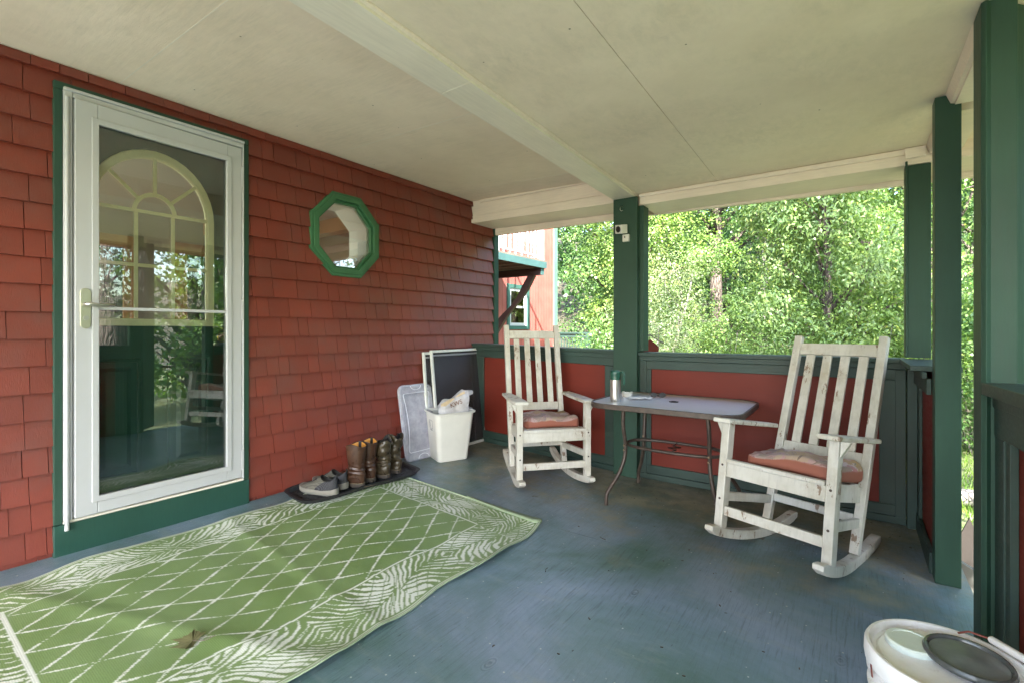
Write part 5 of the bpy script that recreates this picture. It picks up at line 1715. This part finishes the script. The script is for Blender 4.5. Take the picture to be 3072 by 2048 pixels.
def make_sneaker(label, loc, rz, flip):
    t = thing('sneaker', label, 'shoe', loc, rz, 'pair of grey sneakers')
    L = 0.30
    SL = [(0.103, 0.000, 0.128, 0.030), (0.098, 0.002, 0.142, 0.034), (0.088, 0.006, 0.160, 0.037), (0.076, 0.008, 0.188, 0.0405), (0.064, 0.006, 0.224, 0.044), (0.053, 0.004, 0.258, 0.0465), (0.043, 0.003, 0.280, 0.048), (0.033, 0.004, 0.288, 0.0475)]
    n = 32

    def sr(k, inset=0.0, dz=0.0):
        z0, yb, yf, w = SL[k]; out = []
        for i in range(n):
            a = 2 * math.pi * i / n; s, c = math.sin(a), math.cos(a)
            q_ = 0.5 - 0.5 * math.copysign(abs(c) ** 0.85, c)
            y = yb + inset + (yf - yb - 2 * inset) * q_
            x = (w - inset) * math.copysign(abs(s) ** 0.75, s) * (0.86 + 0.14 * q_)
            z = z0 + dz
            if k < 3: z += (0.018 if k == 0 else 0.010 if k == 1 else 0.004) * (max(0, c) ** 2 + 0.9 * max(0, -c) ** 2) - 0.012 * abs(s) ** 1.5 * (1 - k / 3)
            out.append((x, y, z))
        return out
    full = [sr(k) for k in range(len(SL))]
    hm, km = MB(), MB()
    kk = 8
    for mb_, sel in ((hm, [i % n for i in range(-kk, kk + 1)]), (km, [i % n for i in range(kk, n - kk + 1)])):
        mb_.loft([[rg[i] for i in sel] for rg in full], False, False, closed=False)
    hm.build('heel_cup', M['heel_knit'], t, smooth='full')
    km.build('knit_upper', M['knit'], t, smooth='full')
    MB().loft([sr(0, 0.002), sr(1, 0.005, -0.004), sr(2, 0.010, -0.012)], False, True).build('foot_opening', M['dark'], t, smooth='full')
    MB().tube([(0, 0.003, 0.112), (0, -0.003, 0.130), (0, 0.004, 0.138)], [0.006, 0.005, 0.003], 6).build('heel_tab', M['black_plastic'], t)
    for i in range(4):
        y = 0.138 + i * 0.018; z = 0.1035 - i * 0.0085
        MB().tube([(-0.020, y, z - 0.006), (0, y + 0.002, z + 0.001), (0.020, y, z - 0.006)], 0.0022, 5).build('lace', M['heel_knit'], t)
    ou = foot_outline(L, 0.052, 0.042, 30, 0.004)
    def soleprof(pts, f, zfun): return [(x * f, y, zfun(y)) for x, y in pts]
    kick = lambda y: 0.012 * max(0, (y - 0.22) / 0.08) ** 2 + 0.008 * max(0, (0.05 - y) / 0.05) ** 2
    MB().loft([soleprof(ou, 0.93, lambda y: 0.002 + kick(y)), soleprof(ou, 1.0, lambda y: 0.012 + kick(y)), soleprof(ou, 1.0, lambda y: 0.028 + kick(y) + 0.008 * max(0, (0.12 - y) / 0.12)), soleprof(ou, 0.94, lambda y: 0.033 + kick(y) + 0.008 * max(0, (0.12 - y) / 0.12))]).build('foam_sole', M['sneaker_sole'], t, smooth=True)
    return t


make_sneaker('grey knit slip-on sneaker at the end of the tray, side on', (0.385, 1.84, TB - 0.003), R(101), 1)
make_sneaker('grey knit slip-on sneaker against the brown boot', (0.338, 1.945, TB - 0.001), R(97), -1)
lc = MB().tube([(0.40, 2.28, TB + 0.004), (0.42, 2.22, TB + 0.003), (0.39, 2.16, TB + 0.003), (0.41, 2.10, TB + 0.003), (0.385, 2.02, TB + 0.003), (0.395, 1.95, TB + 0.002)], 0.0018, 5)
put(lc.build('bootlace', M['welt']), 'loose tan bootlace lying in the tray beside the olive boots', 'bootlace')

# ------------------------------------------------------------------ waste bin with bag
wb = thing('waste_bin', 'white plastic waste bin with grey handle and a bag inside', 'bin', (0.275, 2.985, zf(0.275) + 0.001), R(-23))
wb.rotation_euler = (0, R(2.6), R(-23))
# local: x depth, y width
def bin_ring(a, b, z, r=0.035): return [(x, y, z) for x, y in rrect(a, b, r, 6)]
MB().loft([bin_ring(0.098, 0.128, 0.0), bin_ring(0.103, 0.133, 0.006), bin_ring(0.128, 0.172, 0.385, 0.045), bin_ring(0.141, 0.186, 0.392, 0.05), bin_ring(0.143, 0.188, 0.402, 0.05), bin_ring(0.134, 0.179, 0.404, 0.048), bin_ring(0.122, 0.166, 0.392, 0.045), bin_ring(0.095, 0.125, 0.012)]).build('bin_body', M['white_plastic'], wb, smooth=True, angle=35)
for s in (-1, 1):
    MB().prism([(-0.060, 0), (-0.045, 0.014), (0.045, 0.014), (0.060, 0), (0.045, -0.010), (-0.045, -0.010)], lambda u, v, w: (u, s * (0.176 + v), w), 0.4045, 0.412).build('grip', M['grey_plastic'], wb, bevel=0.003)
lb = MB()
for (y0, y1, z0, z1) in ((-0.03, 0.03, 0.33, 0.333), (-0.03, 0.03, 0.265, 0.268), (-0.03, -0.027, 0.268, 0.33), (0.027, 0.03, 0.268, 0.33), (-0.02, -0.005, 0.25, 0.26), (0.0, 0.02, 0.248, 0.258), (-0.022, -0.016, 0.275, 0.32)):
    k0 = 0.1338 + (0.172 - 0.1338) * z0 / 0.385; k1 = 0.1338 + (0.172 - 0.1338) * z1 / 0.385
    lb.hexa([(y0, -k0 - 0.0012, z0), (y1, -k0 - 0.0012, z0), (y1, -k0, z0), (y0, -k0, z0), (y0, -k1 - 0.0012, z1), (y1, -k1 - 0.0012, z1), (y1, -k1, z1), (y0, -k1, z1)])
lb.build('printed_label', M['grey_plastic'], wb)
bg = thing('shopping_bag', 'crumpled clear and paper bag sticking out of the waste bin', 'bag', (0.275, 2.985, zf(0.275) + 0.001), R(-23))
def crumple(P, s, amp): return Vector(P) + Vector((mnoise.noise(Vector(P) * s), mnoise.noise(Vector(P) * s + Vector((5, 0, 0))), mnoise.noise(Vector(P) * s + Vector((0, 7, 0))))) * amp
def sheet(name, corners, n, amp, mat, sc):
    a, b, c, d = [Vector(p) for p in corners]
    vs_ = []
    for j in range(n + 1):
        for i in range(n + 1):
            vs_.append(crumple(a.lerp(b, i / n).lerp(d.lerp(c, i / n), j / n), sc, amp))
    return MB().add(vs_, [(j * (n + 1) + i, j * (n + 1) + i + 1, (j + 1) * (n + 1) + i + 1, (j + 1) * (n + 1) + i) for j in range(n) for i in range(n)]).build(name, mat, bg, smooth='full')
sheet('paper_sheet', [(0.03, -0.10, 0.25), (0.06, 0.10, 0.25), (0.045, 0.125, 0.54), (0.02, -0.07, 0.455)], 14, 0.022, M['paper'], 14)
sheet('plastic_front', [(0.075, -0.12, 0.24), (0.085, 0.135, 0.24), (0.075, 0.15, 0.545), (0.065, -0.10, 0.44)], 16, 0.03, M['bag'], 13)
sheet('plastic_back', [(-0.04, -0.12, 0.24), (-0.03, 0.135, 0.24), (-0.01, 0.13, 0.55), (0.0, -0.11, 0.45)], 16, 0.035, M['bag'], 13)
sheet('plastic_flap', [(0.075, 0.02, 0.49), (0.02, 0.02, 0.51), (0.0, 0.21, 0.545), (0.06, 0.20, 0.53)], 12, 0.03, M['bag'], 16)
sheet('plastic_side', [(0.085, 0.135, 0.24), (-0.03, 0.135, 0.24), (-0.01, 0.13, 0.55), (0.075, 0.15, 0.545)], 10, 0.025, M['bag'], 13)
fc = bpy.data.curves.new('bag_print', 'FONT'); fc.body = 'KWS'; fc.size = 0.052; fc.extrude = 0.0006; fc.align_x = 'CENTER'
fo = bpy.data.objects.new('bag_print', fc); COL.objects.link(fo)
dg_ = bpy.context.evaluated_depsgraph_get(); tm = bpy.data.meshes.new_from_object(fo.evaluated_get(dg_)); bpy.data.objects.remove(fo)
tm.materials.clear()
po = link('lettering', tm, M['ink'], bg)
po.matrix_local = Matrix.Translation((0.092, 0.03, 0.445)) @ Matrix.Rotation(R(16), 4, 'X') @ Matrix.Rotation(R(90), 4, 'Z') @ Matrix.Rotation(R(85), 4, 'X')

# ------------------------------------------------------------------ storage lid leaning on the wall
ll = thing('storage_lid', 'hazy clear plastic storage box lid leaning upright against the shingles', 'lid', (0.135, 2.815, zf(0.13) + 0.002), 0)
ll.rotation_euler = (0, R(-10.5), R(-3))
lfn = lambda u, v, t: (t, u, v)
def lr(a, b, r, x, dz=0.305): return [(x, u, v + dz) for u, v in rrect(a, b, r, 6)]
MB().loft([lr(0.172, 0.305, 0.05, 0.0), lr(0.176, 0.309, 0.052, 0.004), lr(0.174, 0.307, 0.05, 0.020), lr(0.160, 0.293, 0.045, 0.026), lr(0.150, 0.283, 0.04, 0.023), lr(0.135, 0.235, 0.02, 0.022), lr(0.120, 0.215, 0.02, 0.010)], True, True).build('lid_shell', M['lid'], ll, smooth=True, angle=30)
ridge = plain('clear ridge', (0.78, 0.79, 0.86), 0.2)
rl = [(0.024, u * (1 - 0.10 * math.cos(v / 0.235 * math.pi / 2) ** 2), v + 0.305) for u, v in rrect(0.137, 0.237, 0.015, 3)]
sm = []
for i in range(len(rl)):
    p, q = Vector(rl[i]), Vector(rl[(i + 1) % len(rl)])
    for k in range(6):
        w = p.lerp(q, k / 6); v = w.z - 0.305
        w.y = w.y * (1 - 0.16 * math.cos(min(1, abs(v) / 0.237) * math.pi / 2) * (1 if abs(v) < 0.22 else 0)) ; sm.append(w)
MB().tube(sm + [sm[0]], 0.0022, 6, cap=False).build('moulded_ridge', ridge, ll, smooth='full')
for s in (-1, 1):
    MB().tube([(0.027, 0.055 * math.cos(a), 0.305 + s * (0.296 - 0.034 * math.sin(a))) for a in [i * math.pi / 14 for i in range(15)]], 0.0024, 6).build('grip_ridge', ridge, ll, smooth='full')

# ------------------------------------------------------------------ window screens leaning in the corner
def make_screen(label, loc, ry, rz, w, h):
    t = thing('window_screen', label, 'screen', loc, 0, 'window screens in the corner')
    t.rotation_euler = (0, ry, rz)
    f = 0.022
    for nm, y0, y1, z0, z1 in (('frame_bar', -w / 2, -w / 2 + f, 0, h), ('frame_bar', w / 2 - f, w / 2, 0, h), ('frame_bar', -w / 2 + f + 0.0003, w / 2 - f - 0.0003, 0, f), ('frame_bar', -w / 2 + f + 0.0003, w / 2 - f - 0.0003, h - f, h)):
        box(nm, (-0.011, y0, z0), (0.011, y1, z1), M['vinyl_worn'], t, 0.002)
    box('frame_bar', (-0.006, -w / 2 + f + 0.0003, h - f - 0.032), (0.006, w / 2 - f - 0.0003, h - f - 0.016), M['grey_plastic'], t)
    box('mesh', (-0.002, -w / 2 + f - 0.004, f - 0.004), (-0.0005, w / 2 - f + 0.004, h - f + 0.004), M['screen'], t)
    for z in (0.06, h - 0.06):
        MB().tube([(0.011, w / 2 - f / 2, z), (0.0125, w / 2 - f / 2, z)], 0.005, 8).build('screw', M['dark'], t)
    return t


M['vinyl_worn'] = paint('worn white frame', (0.72, 0.73, 0.68), rough=0.4, var=0.06, chip=(0.35, 0.30, 0.24), chip_t=0.69, chip_scale=20)
make_screen('white framed window screen leaning in front, behind the waste bin', (0.150, 3.315, zf(0.14) + 0.003), R(-6.2), R(0), 0.655, 0.885)
make_screen('white framed window screen half hidden behind the front one', (0.108, 3.235, zf(0.11) + 0.002), R(-4.8), R(0), 0.64, 0.868)

# ------------------------------------------------------------------ bucket
bk = thing('bucket', 'white plastic bucket with closed lid, splashed with red paint', 'bucket', (3.222, 1.478, 0.001))
MB().lathe([(0.125, 0), (0.128, 0.004), (0.140, 0.27), (0.150, 0.272), (0.151, 0.284), (0.142, 0.288), (0.1425, 0.312), (0.152, 0.314), (0.153, 0.326), (0.1435, 0.330), (0.1445, 0.352)], 56).build('bucket_wall', M['bucket'], bk, smooth=True)
MB().lathe([(0.1455, 0.335), (0.1555, 0.337), (0.1575, 0.350), (0.1565, 0.374), (0.153, 0.380), (0.147, 0.380), (0.143, 0.374), (0.141, 0.362), (0.134, 0.359), (0.128, 0.366), (0.120, 0.367), (0.0, 0.367)], 56, cap0=False, cap1=False).build('snap_lid', M['bucket'], bk, smooth=True)
ea = [(0.155, 0.0, 0.322), (0.165, 0.01, 0.33), (0.158, 0.05, 0.372), (0.135, 0.085, 0.398), (0.118, 0.10, 0.404)]
MB().tube([(0.02, 0.158, 0.33), (0.03, 0.150, 0.372), (0.05, 0.118, 0.400), (0.085, 0.100, 0.404)], 0.0024, 6).build('bail_wire', M['wire'], bk, smooth='full')
MB().tube([(0.083, 0.101, 0.404), (0.086, 0.098, 0.404), (0.15, 0.030, 0.402), (0.152, 0.028, 0.402)], [0.005, 0.0085, 0.0085, 0.005], 12).build('bail_grip', M['grip'], bk, smooth=True)
MB().tube([(0.152, 0.028, 0.402), (0.172, 0.00, 0.395), (0.168, -0.04, 0.36), (0.158, -0.05, 0.33)], 0.0024, 6).build('bail_wire', M['wire'], bk, smooth='full')
for s in (1, -1):
    MB().box((0.012 if s > 0 else 0.150, 0.1505 if s > 0 else -0.062, 0.318), (0.030 if s > 0 else 0.164, 0.164 if s > 0 else -0.044, 0.335)).build('bail_ear', M['bucket'], bk, bevel=0.003)
mlid = thing('jar_lid', 'pale mint plastic jar lid lying on the bucket lid', 'lid', (3.158, 1.508, 0.3685))
MB().lathe([(0.049, 0), (0.051, 0.003), (0.051, 0.013), (0.048, 0.016), (0.040, 0.016), (0.039, 0.0145), (0, 0.0145)], 40, cap1=False).build('lid_disc', M['lid_mint'], mlid, smooth=True)
dlid = thing('jar_lid', 'dark glossy lid with thick rounded rim lying on the bucket lid', 'lid', (3.257, 1.497, 0.3685), 0)
dlid.rotation_euler = (R(1.5), R(3), 0); dlid.location.z = 0.374
MB().lathe([(0.074, 0.0), (0.0795, 0.004), (0.081, 0.010), (0.078, 0.016), (0.073, 0.017), (0.070, 0.013), (0.0695, 0.008), (0.060, 0.006), (0.0, 0.004)], 48, cap1=False).build('lid_rim', M['lid_dark'], dlid, smooth=True)
MB().lathe([(0.0692, 0.0095), (0.0685, 0.0105), (0, 0.0135)], 48, cap1=False).build('lid_face', M['lid_sky_grey'], dlid, smooth=True)
r = random.Random(21)
for i in range(10):
    a = R(150 + i * 19 + r.uniform(-6, 6)); z = r.choice([0.345, 0.30, 0.24, 0.22])
    rad = 0.1575 if z > 0.33 else 0.1445 if z > 0.29 else 0.1395
    L_ = r.uniform(0.012, 0.045); w = r.uniform(0.002, 0.006)
    p = Vector((rad * math.cos(a), rad * math.sin(a), z)); tn = Vector((-math.sin(a), math.cos(a), 0))
    MB().bar(p, p + Vector((0, 0, -L_)) + tn * r.uniform(-.01, .01), w, 0.0012, Vector((math.cos(a), math.sin(a), 0))).build('paint_drip', M['wire'], bk)

# ------------------------------------------------------------------ security camera and hook
sc_ = thing('security_camera', 'small white cube security camera on the middle post', 'camera', (1.583, 3.549, 1.885))
MB().box((-0.002, -0.022, -0.078), (0.050, -0.0005, -0.022)).build('mount', M['white_plastic'], sc_, bevel=0.003)
MB().prism([(0.012, -0.045), (0.020, -0.052), (0.023, -0.040), (0.016, -0.034), (0.020, -0.062)][:4], lambda u, v, t: (u, t, v), -0.0235, -0.0222).build('mount_print', M['black_plastic'], sc_)
bd = MB().box((-0.033, -0.033, -0.033), (0.033, 0.033, 0.033)).build('camera_body', M['white_plastic'], sc_, bevel=0.004)
bdm = Matrix.Translation((0.004, -0.056, 0.014)) @ Matrix.Rotation(R(-22), 4, 'Z') @ Matrix.Rotation(R(10), 4, 'X') @ Matrix.Rotation(R(8), 4, 'Y')
ln_ = MB().lathe([(0.024, 0), (0.024, 0.002), (0.018, 0.003), (0.015, 0.001), (0, 0.002)], 24, cap1=False).build('lens', M['black_plastic'], sc_, smooth=True)
bd.matrix_local = bdm
ln_.matrix_local = bdm @ Matrix.Translation((0, -0.0332, 0)) @ Matrix.Rotation(R(90), 4, 'X')
hk = MB().tube([(1.575, 3.5495, 2.083), (1.575, 3.53, 2.083), (1.567, 3.522, 2.075), (1.563, 3.525, 2.058), (1.572, 3.528, 2.046), (1.584, 3.530, 2.050)], 0.0026, 7).build('wall_hook', M['steel'], smooth='full')
put(hk, 'small bent metal hook near the top of the middle post', 'hook')
bt = MB().tube([(2.985, 3.582, 0.012), (3.045, 3.575, 0.010)], 0.009, 10).build('marker_pen', plain('blue marker', (0.03, 0.06, 0.2), 0.4), smooth=True)
put(bt, 'small blue marker on the floor against the base of the back railing', 'marker')

# grit, bark crumbs and leaf bits swept about the bare floor
r = random.Random(33); db = MB()
for i in range(150):
    if i < 90: x, y = r.uniform(1.7, 3.3), 3.59 - abs(r.gauss(0, 0.30))
    else: x, y = r.uniform(1.68, 3.3), r.uniform(0.6, 3.4)
    if y < 0.5: continue
    s_ = r.uniform(0.002, 0.006); a = r.uniform(0, 3.14); e = r.uniform(0.3, 0.7)
    c_, n_ = math.cos(a), math.sin(a); h = r.uniform(0.001, 0.003)
    q = [(-s_, -s_ * e), (s_ * 1.2, -s_ * e * 0.6), (s_, s_ * e), (-s_ * 0.7, s_ * e * 0.8)]
    P_ = [(x + u * c_ - v * n_, y + u * n_ + v * c_) for u, v in q]
    db.hexa([(u, v, zf(u) + 0.0004) for u, v in P_] + [(u, v, zf(u) + h) for u, v in P_])
put(db.build('floor_litter', M['twig']), 'dark crumbs of bark and leaf litter scattered on the painted floor', 'litter', kind='stuff')
